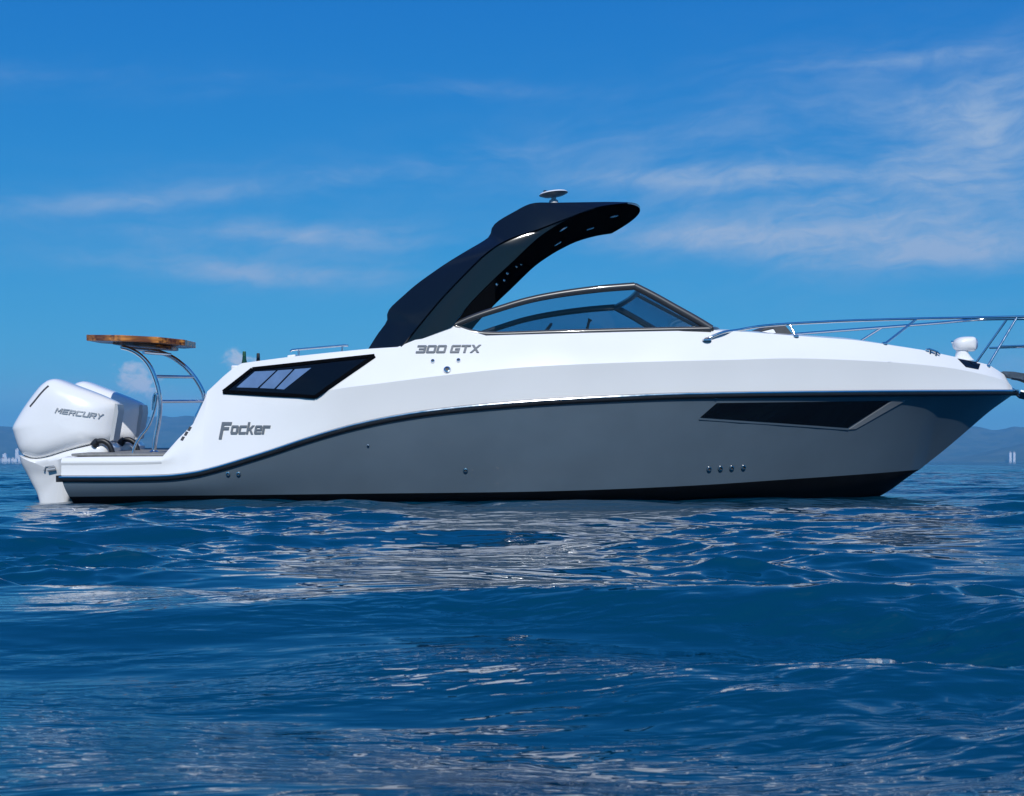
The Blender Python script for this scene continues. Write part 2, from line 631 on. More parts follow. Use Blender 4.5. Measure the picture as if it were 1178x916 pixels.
# white deck moulding
rows = []
for x in st:
    b, bk, bs = B(x), BK(x), BS(x)
    zr, zc, zs = ZR(x) + 0.004, ZC(x), ZS(x)
    zc = min(max(zc, zr + 0.3 * (zs - zr)), zs - 0.1 * (zs - zr))
    bl = b + (bs - b) * (zc - zr) / max(zs - zr, 1e-4)
    ec = float(np.interp(x, [-2.4, -1.5], [0, 1]))
    bk = bl + 0.012 + (bk + 0.008 - bl) * ec
    r = []
    for k in range(4):                                   # rail -> crease, slightly hollow
        s = k / 4
        r.append((x, -(b - 0.004 + (bk - b + 0.004) * s - 0.003 * math.sin(math.pi * s)), zr + (zc - zr) * s))
    for k in range(7):                                   # crease -> shoulder, gently rounded
        s = k / 6
        r.append((x, -(bk + (bs - bk) * s + (0.022 - 0.014 * ec) * math.sin(math.pi * s) * min(1, b)), zc + (zs - zc) * s))
    ed = min(0.05, bs * 0.3)
    inner = max(bs - 0.20, bs * 0.4)
    hi = bs - 0.001
    if x < X_PL:
        r += [(x, -(bs - ed), zs + 0.002), (x, -inner, max(zs - 0.004, Z_PLAT)), (x, -(inner - 0.01), Z_PLAT), (x, -inner * 0.5, Z_PLAT), (x, 0, Z_PLAT)]
    elif x <= X_TR:
        zi = Z_PLAT + (Z_BAR - Z_PLAT) * (x - X_PL) / (X_TR - X_PL)
        zi = min(zi, zs - 0.02)
        r += [(x, -(bs - ed), zs + 0.002), (x, -inner, zs), (x, -(inner - 0.01), zi), (x, -inner * 0.5, zi), (x, 0, zi)]
    elif x < X_BAR:
        r += [(x, -(bs - ed), zs + 0.004), (x, -inner, zs), (x, -(inner - 0.01), Z_BAR), (x, -inner * 0.5, Z_BAR), (x, 0, Z_BAR)]
    elif x < X_FD:
        r += [(x, -(bs - ed), zs + 0.004), (x, -inner, zs), (x, -(inner - 0.02), Z_SOLE), (x, -inner * 0.5, Z_SOLE), (x, 0, Z_SOLE)]
    else:
        c = 0.07 * min(1.0, bs / 0.9)
        r += [(x, -(bs - ed), zs + 0.10 * c), (x, -inner, zs + 0.4 * c), (x, -inner * 0.8, zs + 0.65 * c), (x, -inner * 0.5, zs + 0.9 * c), (x, 0, zs + c)]
    rows.append(r)
mb = MB().loft(rows, closed=False).mirror()
k = len(rows[0])
nn = len(rows) * k
mb.F += [(j, j + 1, nn + j + 1, nn + j) for j in range(k - 1)]
deck = mb.build('deck_moulding', 'gelcoat', boat, 17)
tag(deck, 'white gelcoat deck and upper side')
deck_bvh = BVHTree.FromPolygons([v.co.copy() for v in deck.data.vertices], [tuple(p.vertices) for p in deck.data.polygons])
BVH = {'hull': hull_bvh, 'deck': deck_bvh}


def hit(px, py, surf, off=0.0, out=None):
    d = ray(px, py).normalized()
    loc, nrm, i, dist = BVH[surf].ray_cast(O_L, d)
    if loc is None:                       # just off the edge: take the nearest point of the surface
        loc, nrm, i, dist = BVH[surf].find_nearest(O_L + d * 11.6)
    if nrm.dot(d) > 0:
        nrm = -nrm
    if out is not None:
        return loc + nrm * off, nrm
    return loc + nrm * off


def dense(poly, step=9.0):
    out = []
    for i, a in enumerate(poly):
        b = poly[(i + 1) % len(poly)]
        n = max(1, int(math.hypot(b[0] - a[0], b[1] - a[1]) / step))
        out += [(a[0] + (b[0] - a[0]) * k / n, a[1] + (b[1] - a[1]) * k / n) for k in range(n)]
    return out


def patch(quad, surf, off, thick, nu=14, nv=4, mb=None, mirrored=False):
    """a thin panel lying on the hull side; quad = four photo corners in order"""
    mb = mb or MB()
    for sgn in ((1, -1) if mirrored else (1,)):
        top, bot = [], []
        for i in range(nu + 1):
            for j in range(nv + 1):
                u, v = i / nu, j / nv
                x = (quad[0][0] * (1 - u) + quad[1][0] * u) * (1 - v) + (quad[3][0] * (1 - u) + quad[2][0] * u) * v
                y = (quad[0][1] * (1 - u) + quad[1][1] * u) * (1 - v) + (quad[3][1] * (1 - u) + quad[2][1] * u) * v
                p, n = hit(x, y, surf, 0, True)
                a, b = p + n * off, p + n * (off - thick)
                top.append((a.x, a.y * sgn, a.z))
                bot.append((b.x, b.y * sgn, b.z))
        m = nv + 1
        N = len(top)
        Fc = []
        for i in range(nu):
            for j in range(nv):
                q = (i * m + j, (i + 1) * m + j, (i + 1) * m + j + 1, i * m + j + 1)
                Fc.append(q)
                Fc.append(tuple(N + k for k in q[::-1]))
        edge = [i * m for i in range(nu + 1)] + [nu * m + j for j in range(1, m)] + [i * m + nv for i in range(nu - 1, -1, -1)] + [j for j in range(nv - 1, 0, -1)]
        for a, b in zip(edge, edge[1:] + edge[:1]):
            Fc.append((b, a, N + a, N + b))
        mb.add(top + bot, Fc)
    return mb


def strip(pts, surf, wid, off, thick, mb=None, mirrored=False):
    """a raised bead along photo points lying on the side"""
    mb = mb or MB()
    hp = [hit(x, y, surf, 0, True) for x, y in pts]
    for sgn in ((1, -1) if mirrored else (1,)):
        rings = []
        for i, (p, n) in enumerate(hp):
            t = (hp[min(i + 1, len(hp) - 1)][0] - hp[max(i - 1, 0)][0]).normalized()
            s = n.cross(t).normalized()
            ring = [p + s * wid / 2 - n * thick, p + s * wid / 2 + n * off, p - s * wid / 2 + n * off, p - s * wid / 2 - n * thick]
            rings.append([(q.x, q.y * sgn, q.z) for q in ring])
        mb.loft(rings)
    return mb


def twin(o):
    """the same part and its own pieces on the far side of the boat"""
    made = {}
    for q in [o] + list(o.children):
        me = q.data.copy()
        for v in me.vertices:
            v.co.y = -v.co.y
        me.flip_normals()
        c = q.copy()
        c.data = me
        COL.objects.link(c)
        made[q.name] = c
        c.parent = boat if q is o else made[o.name]
    return made[o.name]


# rub rail
def plan_normal(x):
    e = 0.01
    db = (B(min(x + e, XBOW)) - B(x - e)) / (min(x + e, XBOW) - x + e)
    n = Vector((-db, 1.0))
    return n.normalized()


def rail_ring(x, prof):
    n = plan_normal(x)
    return [(x + n.x * o, -(B(x) + n.y * o), ZR(x) + dz) for o, dz in prof]


rst = [x for x in st if x > XST - 0.01]
prof = [(-0.02, 0.012), (0.014, 0.012), (0.034, 0.004), (0.040, -0.016), (0.034, -0.036), (0.016, -0.050), (-0.02, -0.052)]
rr = [rail_ring(x, prof) for x in rst]
far = [[(x, -y, z) for x, y, z in r][:] for r in rr]
nose = [(XBOW + 0.05, 0.0, ZR(XBOW) + dz) for o, dz in prof]
mb = MB().loft(rr).loft(far)
xs0 = XST
mb.box(xs0 - 0.035, xs0 + 0.02, -B(xs0) - 0.034, B(xs0) + 0.034, ZR(xs0) - 0.05, ZR(xs0) + 0.012)
mb.box(XBOW - 0.05, XBOW + 0.03, -0.055, 0.055, ZR(XBOW) - 0.05, ZR(XBOW) + 0.012)
rub = mb.build('rub_rail', 'rubber', boat)
prof = [(0.030, 0.009), (0.043, 0.005), (0.046, -0.004), (0.043, -0.013), (0.030, -0.015)]
mb = MB().loft([rail_ring(x, prof) for x in rst])
mb.loft([[(x, -y, z) for x, y, z in rail_ring(xx, prof)] for xx in rst])
mb.build('steel_insert', 'chrome', rub)

# swim platform mat and transom details
mb = MB()
mb.box(XST + 0.06, X_PL - 0.02, -1.17, 1.17, Z_PLAT + 0.003, Z_PLAT + 0.026)
bevel(mb.build('platform_mat', 'teak_grey', boat), 0.008)
mb = MB()
for i in range(3):
    a, b = (209 + i * 4.0, 507.0 - i * 5.6), (211.5 + i * 4.0, 502.5 - i * 5.6)
    strip([a, ((a[0] + b[0]) / 2, (a[1] + b[1]) / 2), b], 'deck', 0.030, 0.004, 0.01, mb)
mb.build('vent_slots', 'slot', boat)

# ------------------------------------------------------------------ side windows
aft_q = [(257.5, 451.5), (291, 425.3), (431, 410.2), (363, 456.8)]
a_win = patch([aft_q[0], aft_q[3], aft_q[2], aft_q[1]], 'deck', 0.012, 0.03, 16, 8).build('aft_window', 'gloss_black', boat, 30)
tag(a_win, 'dark angular aft side window with three bright panes')
for q in ([(273, 446.4), (297, 446.9), (318, 427.2), (294, 428.3)], [(299.5, 447), (316, 447.8), (337.5, 425.9), (320.5, 427)],
          [(318.5, 448), (327.5, 448.6), (358.5, 424.2), (340, 425.7)]):
    patch(q, 'deck', 0.0155, 0.012, 5, 4).build('pane', 'sky_pane', a_win, 30)
mb = MB()
for a, b in ((aft_q[0], aft_q[1]), (aft_q[1], aft_q[2]), (aft_q[2], aft_q[3]), (aft_q[3], aft_q[0])):
    strip([(a[0] + (b[0] - a[0]) * t / 10, a[1] + (b[1] - a[1]) * t / 10) for t in range(11)], 'deck', 0.035, 0.020, 0.01, mb)
mb.build('frame', 'sheenless_black', a_win)

twin(a_win)
h_q = [(805.5, 480.3), (975, 492), (1024, 461.2), (824.5, 463.8)]
h_win = patch(h_q, 'hull', 0.006, 0.02, 26, 6).build('hull_window', 'gloss_black', boat, 30)
tag(h_win, 'long black window in the grey bow side')
patch([(976, 493.8), (984, 493.2), (1041, 460.6), (1026, 460.9)], 'hull', 0.010, 0.02, 6, 8).build('recess_edge', 'lit_bevel_grey', h_win, 30)
mb = strip([(804, 481.8), (850, 485), (900, 488.2), (940, 491), (976, 493.8)], 'hull', 0.016, 0.010, 0.01)
mb.build('frame', 'hull_grey', h_win)
twin(h_win)

# ------------------------------------------------------------------ lettering (strokes on a 1 x 1 cell, offset in tiny steps)
T = 0.2
GL = {
    'M': [[(0, 0), (.17, 0), (.17, 1), (0, 1)], [(.83, 0), (1, 0), (1, 1), (.83, 1)], [(.0, 1), (.2, 1), (.56, .3), (.44, .3)], [(.8, 1), (1, 1), (.56, .3), (.44, .3)]],
    'E': [[(0, 0), (.2, 0), (.2, 1), (0, 1)], [(.2, 0), (1, 0), (1, T), (.2, T)], [(.2, .4), (.9, .4), (.9, .6), (.2, .6)], [(.2, .8), (1, .8), (1, 1), (.2, 1)]],
    'R': [[(0, 0), (.2, 0), (.2, 1), (0, 1)], [(.2, .8), (.9, .8), (1, .9), (.9, 1), (.2, 1)], [(.8, .45), (1, .45), (1, .9), (.8, .9)], [(.2, .36), (.9, .36), (1, .45), (.9, .54), (.2, .54)], [(.5, .36), (.74, .36), (1, 0), (.76, 0)]],
    'C': [[(0, .1), (.2, .1), (.2, .9), (0, .9)], [(0, .1), (.1, 0), (1, 0), (1, T), (.1, T)], [(.1, .8), (1, .8), (1, 1), (.1, 1), (0, .9)]],
    'U': [[(0, .1), (.2, .1), (.2, 1), (0, 1)], [(0, .1), (.1, 0), (.9, 0), (1, .1), (1, T), (0, T)], [(.8, .1), (1, .1), (1, 1), (.8, 1)]],
    'Y': [[(.4, 0), (.6, 0), (.6, .45), (.4, .45)], [(0, 1), (.24, 1), (.6, .42), (.4, .42)], [(.76, 1), (1, 1), (.6, .42), (.4, .42)]],
    '3': [[(0, .8), (.9, .8), (1, .88), (.9, 1), (0, 1)], [(.8, .1), (1, .1), (1, .9), (.8, .9)], [(0, 0), (.9, 0), (1, .1), (1, T), (0, T)], [(.25, .42), (.9, .42), (.9, .58), (.25, .58)]],
    '0': [[(0, .1), (.2, .1), (.2, .9), (0, .9)], [(.8, .1), (1, .1), (1, .9), (.8, .9)], [(0, .1), (.1, 0), (.9, 0), (1, .1), (1, T), (0, T)], [(0, .8), (1, .8), (1, .9), (.9, 1), (.1, 1), (0, .9)]],
    'G': [[(0, .1), (.2, .1), (.2, .9), (0, .9)], [(0, .1), (.1, 0), (1, 0), (1, T), (0, T)], [(0, .8), (1, .8), (1, 1), (.1, 1), (0, .9)], [(.8, 0), (1, 0), (1, .55), (.8, .55)], [(.5, .38), (1, .38), (1, .56), (.5, .56)]],
    'T': [[(.38, 0), (.6, 0), (.6, .8), (.38, .8)], [(0, .8), (1, .8), (1, 1), (0, 1)]],
    'X': [[(0, 0), (.26, 0), (1, 1), (.74, 1)], [(0, 1), (.26, 1), (1, 0), (.74, 0)]],
    'F': [[(0, -.42), (.28, -.42), (.28, 1), (0, 1)], [(.28, .76), (1, .76), (1, 1), (.28, 1)], [(.28, .36), (.82, .36), (.82, .58), (.28, .58)]],
    'o': [[(0, .1), (.26, .1), (.26, .62), (0, .62)], [(.72, .1), (1, .1), (1, .62), (.72, .62)], [(0, .1), (.1, 0), (.9, 0), (1, .1), (1, .17), (0, .17)], [(0, .55), (1, .55), (1, .62), (.9, .72), (.1, .72), (0, .62)]],
    'c': [[(0, .1), (.28, .1), (.28, .62), (0, .62)], [(0, .1), (.1, 0), (1, 0), (1, .17), (0, .17)], [(0, .55), (1, .55), (1, .72), (.1, .72), (0, .62)]],
    'k': [[(0, 0), (.28, 0), (.28, 1), (0, 1)], [(.28, .30), (.5, .30), (.98, .72), (.66, .72), (.28, .46)], [(.34, .38), (.58, .42), (1, 0), (.68, 0)]],
    'e': [[(0, .1), (.28, .1), (.28, .62), (0, .62)], [(0, .1), (.1, 0), (1, 0), (1, .15), (0, .15)], [(0, .57), (1, .57), (1, .62), (.9, .72), (.1, .72), (0, .62)], [(.74, .3), (1, .3), (1, .62), (.74, .62)], [(.28, .28), (1, .28), (1, .40), (.28, .40)]],
    'r': [[(0, 0), (.30, 0), (.30, .72), (0, .72)], [(.30, .52), (1, .52), (1, .72), (.30, .72)]],
}


def lettering(text, x0, y0, x1, y1, height, slant, gap, name, mat, parent, place, spaces=0.6, widths=None, bold=0.0):
    """baseline from photo (x0, y0) to (x1, y1); place(px, py, lift) -> point on the surface"""
    widths = widths or {}
    tot = sum(spaces if ch == ' ' else widths.get(ch, 1.0) for ch in text) + gap * (len(text) - 1)
    u = Vector((x1 - x0, y1 - y0))
    nrm = Vector((u.y, -u.x)).normalized() * height
    if nrm.y > 0:
        nrm = -nrm
    mb = MB()
    pen = 0.0
    for ch in text:
        wd = spaces if ch == ' ' else widths.get(ch, 1.0)
        for k, poly in enumerate(GL.get(ch, [])):
            # cut tall strokes so that they follow the surface
            top, bot = [], []
            mx_, my_ = sum(p[0] for p in poly) / len(poly), sum(p[1] for p in poly) / len(poly)
            for gx, gy in poly:
                gx += bold * (1 if gx > mx_ else -1)
                gy += bold * 0.8 * (1 if gy > my_ else -1)
                a = (pen + gx * wd) / tot
                q = Vector((x0, y0)) + u * a + nrm * gy + u.normalized() * (slant * gy * height)
                top.append(place(q.x, q.y, 0.010 + 0.0004 * k))
                bot.append(place(q.x, q.y, -0.004))
            n = len(top)
            Fc = [tuple(range(n)), tuple(range(2 * n - 1, n - 1, -1))]
            Fc += [((i + 1) % n, i, n + i, n + (i + 1) % n) for i in range(n)]
            mb.add(top + bot, Fc)
        pen += wd + gap
    o = obj(name, mb.V, mb.F, mat, parent, 0)
    return o


on_deck = lambda x, y, off: hit(x, y, 'deck', off)
lt = lettering('300 GTX', 478.5, 406.6, 551, 406.0, 8.6, 0.30, 0.12, 'model_lettering', 'letter_grey', boat, on_deck, 0.30, None, 0.022)
tag(lt, 'grey 300 GTX lettering')
lt = lettering('Focker', 253.2, 499.6, 309.5, 499.6, 13.6, 0.20, 0.10, 'brand_lettering', 'letter_grey', boat, on_deck, 0.3, {'F': 1.35}, 0.012)
tag(lt, 'grey name lettering on the aft quarter')

# ------------------------------------------------------------------ through-hull fittings
for px, py, r, s in ((498, 416, .020, 'deck'), (527.5, 415, .020, 'deck'), (514.5, 425.8, .036, 'deck'), (535.5, 541, .024, 'hull'),
                     (815.5, 539.3, .026, 'hull'), (828.5, 538.5, .026, 'hull'), (841.5, 538, .026, 'hull'), (855, 537.3, .026, 'hull'),
                     (262.5, 545.2, .022, 'hull'), (274.5, 545.2, .022, 'hull'), (423.5, 512.6, .012, 'hull'), (823, 458.4, .012, 'hull')):
    p, n = hit(px, py, s, 0, True)
    mb = MB().lathe(p, [(r, -0.01), (r, 0.008), (r * 0.85, 0.018), (r * 0.55, 0.020), (r * 0.5, 0.006), (0.001, 0.004)], 18, n)
    f = mb.build('drain_fitting', 'chrome', boat)
    MB().lathe(p, [(r * 0.46, -0.005), (r * 0.46, 0.0085), (0.001, 0.0085)], 14, n).build('bore', 'slot', f)

# ------------------------------------------------------------------ radar arch and hardtop
R_px = [(423, 402.5), (434, 385), (444.8, 370), (445.2, 362), (449.2, 354), (462, 342), (478, 328), (496, 314.8), (514, 302.5), (536, 289), (556, 277.3), (563.5, 271), (566, 262), (573, 254.5), (590, 244.5), (612, 234), (640, 233.2), (665, 232.8), (700, 232.3), (722, 232.6)]
C_px = [(461, 400), (480, 376), (508, 342.6), (543.7, 305.5), (560, 290.5), (577, 279), (597, 270.5), (618, 264), (648, 252.5), (683, 239.5), (702, 235.6), (722, 233.6)]
F_px = [(519, 376), (530, 362), (543.7, 345.6), (566, 323), (588, 302.5), (618, 274.5), (641.7, 258.5), (660, 249), (678, 241.7), (702, 236.6), (722, 234.6)]
NT_ = 64


def smooth_px(pts):
    c = curve([(a, b, 0) for a, b in pts], 10)
    return resample([(p.x, p.y) for p in c], NT_)


Rp, Cp, Fp = smooth_px(R_px), smooth_px(C_px), smooth_px(F_px)
tt = np.linspace(0, 1, NT_)
yC = -np.interp(tt, [0, 0.5, 0.75, 1], [1.265, 1.19, 1.11, 0.98])
yR = -np.interp(tt, [0, 0.5, 0.75, 1], [1.10, 1.03, 0.98, 0.955])
yF = -np.interp(tt, [0, 0.5, 0.75, 1], [1.225, 1.15, 1.07, 0.95])
Rn = [P(a, b, y) for (a, b), y in zip(Rp, yR)]
Cn = [P(a, b, y) for (a, b), y in zip(Cp, yC)]
Fn = [P(a, b, y) for (a, b), y in zip(Fp, yF)]
rings = []
for i in range(NT_):
    r, c, f = Rn[i], Cn[i], Fn[i]
    th = 0.10 * (1 - 0.75 * tt[i])
    wd = (r - f).length
    rings.append([r, r * 0.45 + c * 0.55 + Vector((0, -0.012 * min(1, wd / 0.3), 0)), c, c * 0.94 + f * 0.06 + Vector((0, 0.022 * min(1, wd / 0.3), 0)),
                  c * 0.5 + f * 0.5 + Vector((0, 0.004, 0)), f, f + Vector((0, th * 0.9, 0)), c + Vector((0, th * 1.1, 0)), r + Vector((0, th, 0))])
for sgn in (1, -1):
    mb = MB().loft([[(p.x, p.y * sgn, p.z) for p in r] for r in rings])
    leg = mb.build('arch_leg', 'arch_black', boat, 22)
    leg.data.materials.append(M['sheenless_black'])
    for p_ in leg.data.polygons:
        if p_.normal.y * sgn > 0.35 or p_.normal.z < -0.6:
            p_.material_index = 1
K0 = int(np.argmin(np.abs(Rp[:, 0] - 565.5)))
NY = 16
top, und = [], []
for i in range(K0, NT_):
    k = (i - K0) / (NT_ - 1 - K0)
    a, b = [], []
    for j in range(NY + 1):
        v = -1 + 2 * j / NY
        dome = 1 - v * v
        r, f = Rn[i], Fn[i]
        a.append((r.x + dome * (0.05 + 0.16 * k ** 2), v * abs(r.y), r.z + dome * (0.02 + 0.055 * k)))
        b.append((f.x + dome * (0.05 + 0.16 * k ** 2), v * abs(f.y), f.z + dome * (0.02 + 0.045 * k) - 0.0))
    top.append(a)
    und.append(b)
rings = [t_ + u_[::-1] for t_, u_ in zip(top, und)]
roof = MB().loft(rings).build('hardtop', 'arch_black', boat, 40)
roof.data.materials.append(M['sheenless_black'])
for p_ in roof.data.polygons:
    if p_.normal.z < -0.25:
        p_.material_index = 1
tag(roof, 'gloss black hardtop on the raked arch')
# lights under the roof
for v, kk in ((-0.55, 0.30), (0.35, 0.62), (-0.1, 0.80), (0.3, 0.25)):
    i = K0 + int(kk * (NT_ - 1 - K0))
    j = (v + 1) / 2 * NY
    j0 = int(j)
    p = Vector(und[i - K0][j0]).lerp(Vector(und[i - K0][j0 + 1]), j - j0)
    q = Vector(und[min(i - K0 + 1, len(und) - 1)][j0]) - Vector(und[i - K0 - 1][j0])
    r_ = Vector(und[i - K0][j0 + 1]) - Vector(und[i - K0][j0])
    n = q.cross(r_).normalized()
    if n.z > 0:
        n = -n
    MB().lathe(p, [(0.045, -0.01), (0.045, 0.006), (0.035, 0.010), (0.001, 0.011)], 16, n).build('downlight', 'chrome', roof)
# small chrome discs added as bright dots on the inner face of the far leg
for kk, ww in ((0.42, 0.35), (0.46, 0.30), (0.50, 0.42), (0.54, 0.38), (0.56, 0.30), (0.44, 0.62)):
    i = int(kk * (NT_ - 1))
    p = (Fn[i] * (1 - ww) + Rn[i] * ww)
    p = Vector((p.x, abs(Cn[i].y) - 0.10 * (1 - 0.75 * tt[i]) * 1.12, p.z))
    MB().lathe(p, [(0.014, -0.03), (0.014, 0.012), (0.001, 0.016)], 10, (0, -1, 0)).build('chrome_dot', 'chrome', boat)
mb = MB().tube([P(520.5, 374.2, -1.20), P(533.5, 357.5, -1.165)], 0.006, 8)
mb.build('edge_trim', 'chrome', boat)

# dome antenna on the roof
ax = P(637, 229.5, -0.25)
MB().lathe(ax + Vector((0, 0, -0.06)), [(0.055, 0.0), (0.045, 0.05), (0.026, 0.06), (0.024, 0.115), (0.03, 0.12)], 18).build('antenna_stalk', 'engine_grey', boat)
an = empty('tmp', (0, 0, 0))
bpy.data.objects.remove(an)
tilt = Vector((-0.12, 0.03, 1)).normalized()
d_ = MB().lathe(P(636.8, 223.8, -0.25), [(0.02, -0.026), (0.11, -0.014), (0.150, 0.004), (0.138, 0.017), (0.07, 0.030), (0.001, 0.036)], 26, tilt)
dish = d_.build('antenna_dome', 'plastic_white', boat, 50)
MB().lathe(P(627, 220.2, -0.25), [(0.016, -0.03), (0.018, 0.006), (0.001, 0.012)], 12).build('knob', 'rubber', dish)

# ------------------------------------------------------------------ windshield
Yb, Yt = -1.19, -1.11


def wpt(px, py):
    k = min(1, max(0, (386 - py) / 58))
    return P(px, py, Yb + (Yt - Yb) * k)


top_px = [(522, 374.5), (545, 365), (569, 357), (606, 346), (644, 338.5), (690, 332.5), (730, 329.3)]
post_px = [(730, 329.3), (752, 340.5), (776, 354), (800, 367.5), (818, 378.5)]
bot_px = [(524, 376), (558, 384.5), (640, 382.8), (730, 380.5), (818, 378.8)]
for sgn in (1, -1):
    mb = MB()
    for pts, w0, w1 in ((top_px, .034, .044), (post_px, .042, .046), (bot_px, .032, .036)):
        c = curve([wpt(*p) for p in pts], 8)
        rings = []
        for i, p in enumerate(c):
            t = (c[min(i + 1, len(c) - 1)] - c[max(i - 1, 0)]).normalized()
            s = Vector((0, 1, 0)).cross(t).normalized()
            wd = w0 + (w1 - w0) * i / (len(c) - 1)
            ring = [p + s * math.cos(a) * wd * 0.85 + Vector((0, 1, 0)) * math.sin(a) * 0.03 for a in [math.pi * (2 * q + 1) / 10 for q in range(10)]]
            rings.append([(q.x, q.y * sgn, q.z) for q in ring])
        mb.loft(rings)
    fr = mb.build('windshield_side_frame', 'frame_grey', boat, 45)
    up = resample([tuple(p) for p in curve([wpt(*p) for p in top_px + post_px[1:]], 6)], 40)
    lo = resample([tuple(p) for p in curve([wpt(*p) for p in bot_px], 6)], 40)
    V = [(a[0], a[1] * sgn, a[2]) for a in up] + [(a[0], a[1] * sgn, a[2]) for a in lo]
    obj('side_glass', V, [(i, i + 1, 41 + i, 40 + i) for i in range(39)], 'glass', fr)
# curved front: header and base arcs between the two corner posts
ca, cb = wpt(730, 329.3), wpt(818, 378.8)
head, base = [], []
for j in range(25):
    v = -1 + j / 12
    d = 1 - abs(v) ** 2.4
    head.append(Vector((ca.x + 0.12 * d, v * abs(ca.y), ca.z + 0.035 * d)))
    base.append(Vector((cb.x + 0.20 * d, v * abs(cb.y), cb.z + 0.03 * d)))
mb = MB().tube(head, 0.030).tube(base, 0.028)
for j in (12,):
    mb.tube([head[j], base[j]], 0.018)
ff = mb.build('windshield_front_frame', 'frame_grey', boat, 45)
obj('front_glass', head + base, [(i, i + 1, 26 + i, 25 + i) for i in range(24)], 'glass', ff)

# helm behind the glass: dash, wheel, throttle, seats
mb = MB()
zd = ZS(0.6)
mb.loft([[(x, y, z) for x, z in ((0.45, zd - 0.55), (0.38, zd - 0.12), (0.55, zd + 0.02), (0.97, zd + 0.05), (0.97, zd - 0.55))] for y in (-0.98, -0.6, 0.1, 0.98)])
bevel(mb.build('dashboard', 'cushion', boat), 0.03, 3)
mb = MB()
wc = Vector((0.30, -0.35, zd + 0.02))
ring_ax = Vector((-0.8, 0, 0.6)).normalized()
u_ = Vector((0, 1, 0))
v_ = ring_ax.cross(u_)
circ = [wc + (u_ * math.cos(a) + v_ * math.sin(a)) * 0.17 for a in [2 * math.pi * q / 24 for q in range(25)]]
mb.tube(circ, 0.014, 8)
for a in (0.5, 2.6, 4.7):
    mb.tube([wc - ring_ax * 0.02, wc + (u_ * math.cos(a) + v_ * math.sin(a)) * 0.17], 0.011, 6)
mb.tube([wc, wc - ring_ax * 0.2], 0.03, 8)
mb.build('steering_wheel', 'rubber', boat)
p = P(675, 381, -0.35)
MB().tube([p, p + Vector((0.02, 0, 0.09)), p + Vector((0.035, 0, 0.12))], [0.016, 0.013, 0.024], 10).build('throttle_lever', 'rubber', boat)
for y in (-0.5, 0.55):
    mb = MB()
    mb.box(-0.62, -0.18, y - 0.26, y + 0.26, Z_SOLE + 0.004, Z_SOLE + 0.55)
    mb.box(-0.66, -0.52, y - 0.26, y + 0.26, Z_SOLE + 0.552, Z_SOLE + 0.86)
    bevel(mb.build('helm_seat', 'cushion', boat), 0.04, 3)

# ------------------------------------------------------------------ bow rail
def BRL(x):
    return max(B(x) - 0.17, 0.13)


def rpt(px, py, half=BRL):
    x = 2.0
    for _ in range(30):
        x = 0.5 * x + 0.5 * P(px, py, -half(x)).x
    return P(px, py, -half(x))


main = [rpt(*p) for p in ((813, 391.5), (820, 388.5), (833, 384.5), (847.5, 380.2), (874.6, 375.6), (908, 372.8), (945, 370.8), (983, 369), (1050, 367), (1100, 366), (1135, 365.3), (1172, 364.6))]
main[0], main[1], main[2] = hit(813, 391.5, 'deck', 0.012), hit(820, 388.7, 'deck', 0.028), hit(832, 384.8, 'deck', 0.035)
tipz = main[-1].z
xt = main[-1].x
near = curve(main, 8)
yt = main[-1].y
pulpit = [(xt + 0.12, yt * 0.96, tipz), (xt + 0.24, yt * 0.78, tipz), (xt + 0.31, yt * 0.4, tipz), (xt + 0.33, 0, tipz)]
full = near + curve([near[-1]] + [Vector(p) for p in pulpit], 6)[1:]
full = full + [Vector((p.x, -p.y, p.z)) for p in full[::-1][1:]]
mb = MB().tube(full, 0.0145, 12)
for sgn in (1, -1):
    f = lambda p: Vector((p.x, p.y * sgn, p.z))
    foot = near[0]
    mb.lathe(f(foot) - Vector((0, 0, 0.012)), [(0.045, 0), (0.045, 0.012), (0.02, 0.03), (0.001, 0.03)], 14)
rail = mb.build('bow_rail', 'chrome', boat, 50)
tag(rail, 'long stainless steel bow rail')


def half_st(x):
    return max(B(x) - 0.11, 0.15)


for lowp, topp in (((915.5, 386.6), (908.5, 373.5)), ((1017.5, 395), (1054, 367.4)), ((1136, 421), (1170, 365))):
    a, b = rpt(*lowp, half_st), rpt(*topp)
    for sgn in (1, -1):
        mb = MB().tube([(a.x, a.y * sgn, a.z - 0.01), (b.x, b.y * sgn, b.z)], 0.012, 10)
        mb.lathe((a.x, a.y * sgn, a.z - 0.012), [(0.03, 0), (0.03, 0.014), (0.014, 0.024)], 12)
        mb.build('stanchion', 'chrome', rail, 50)
a, b = rpt(1149.5, 398.7), rpt(1176, 398)
e = Vector((b.x + 0.12, 0, b.z))
c = curve([a, b, Vector((b.x + 0.08, b.y * 0.6, b.z)), e], 6)
c = c + [Vector((p.x, -p.y, p.z)) for p in c[::-1][1:]]
MB().tube(c, 0.011, 10).build('mid_bar', 'chrome', rail, 50)

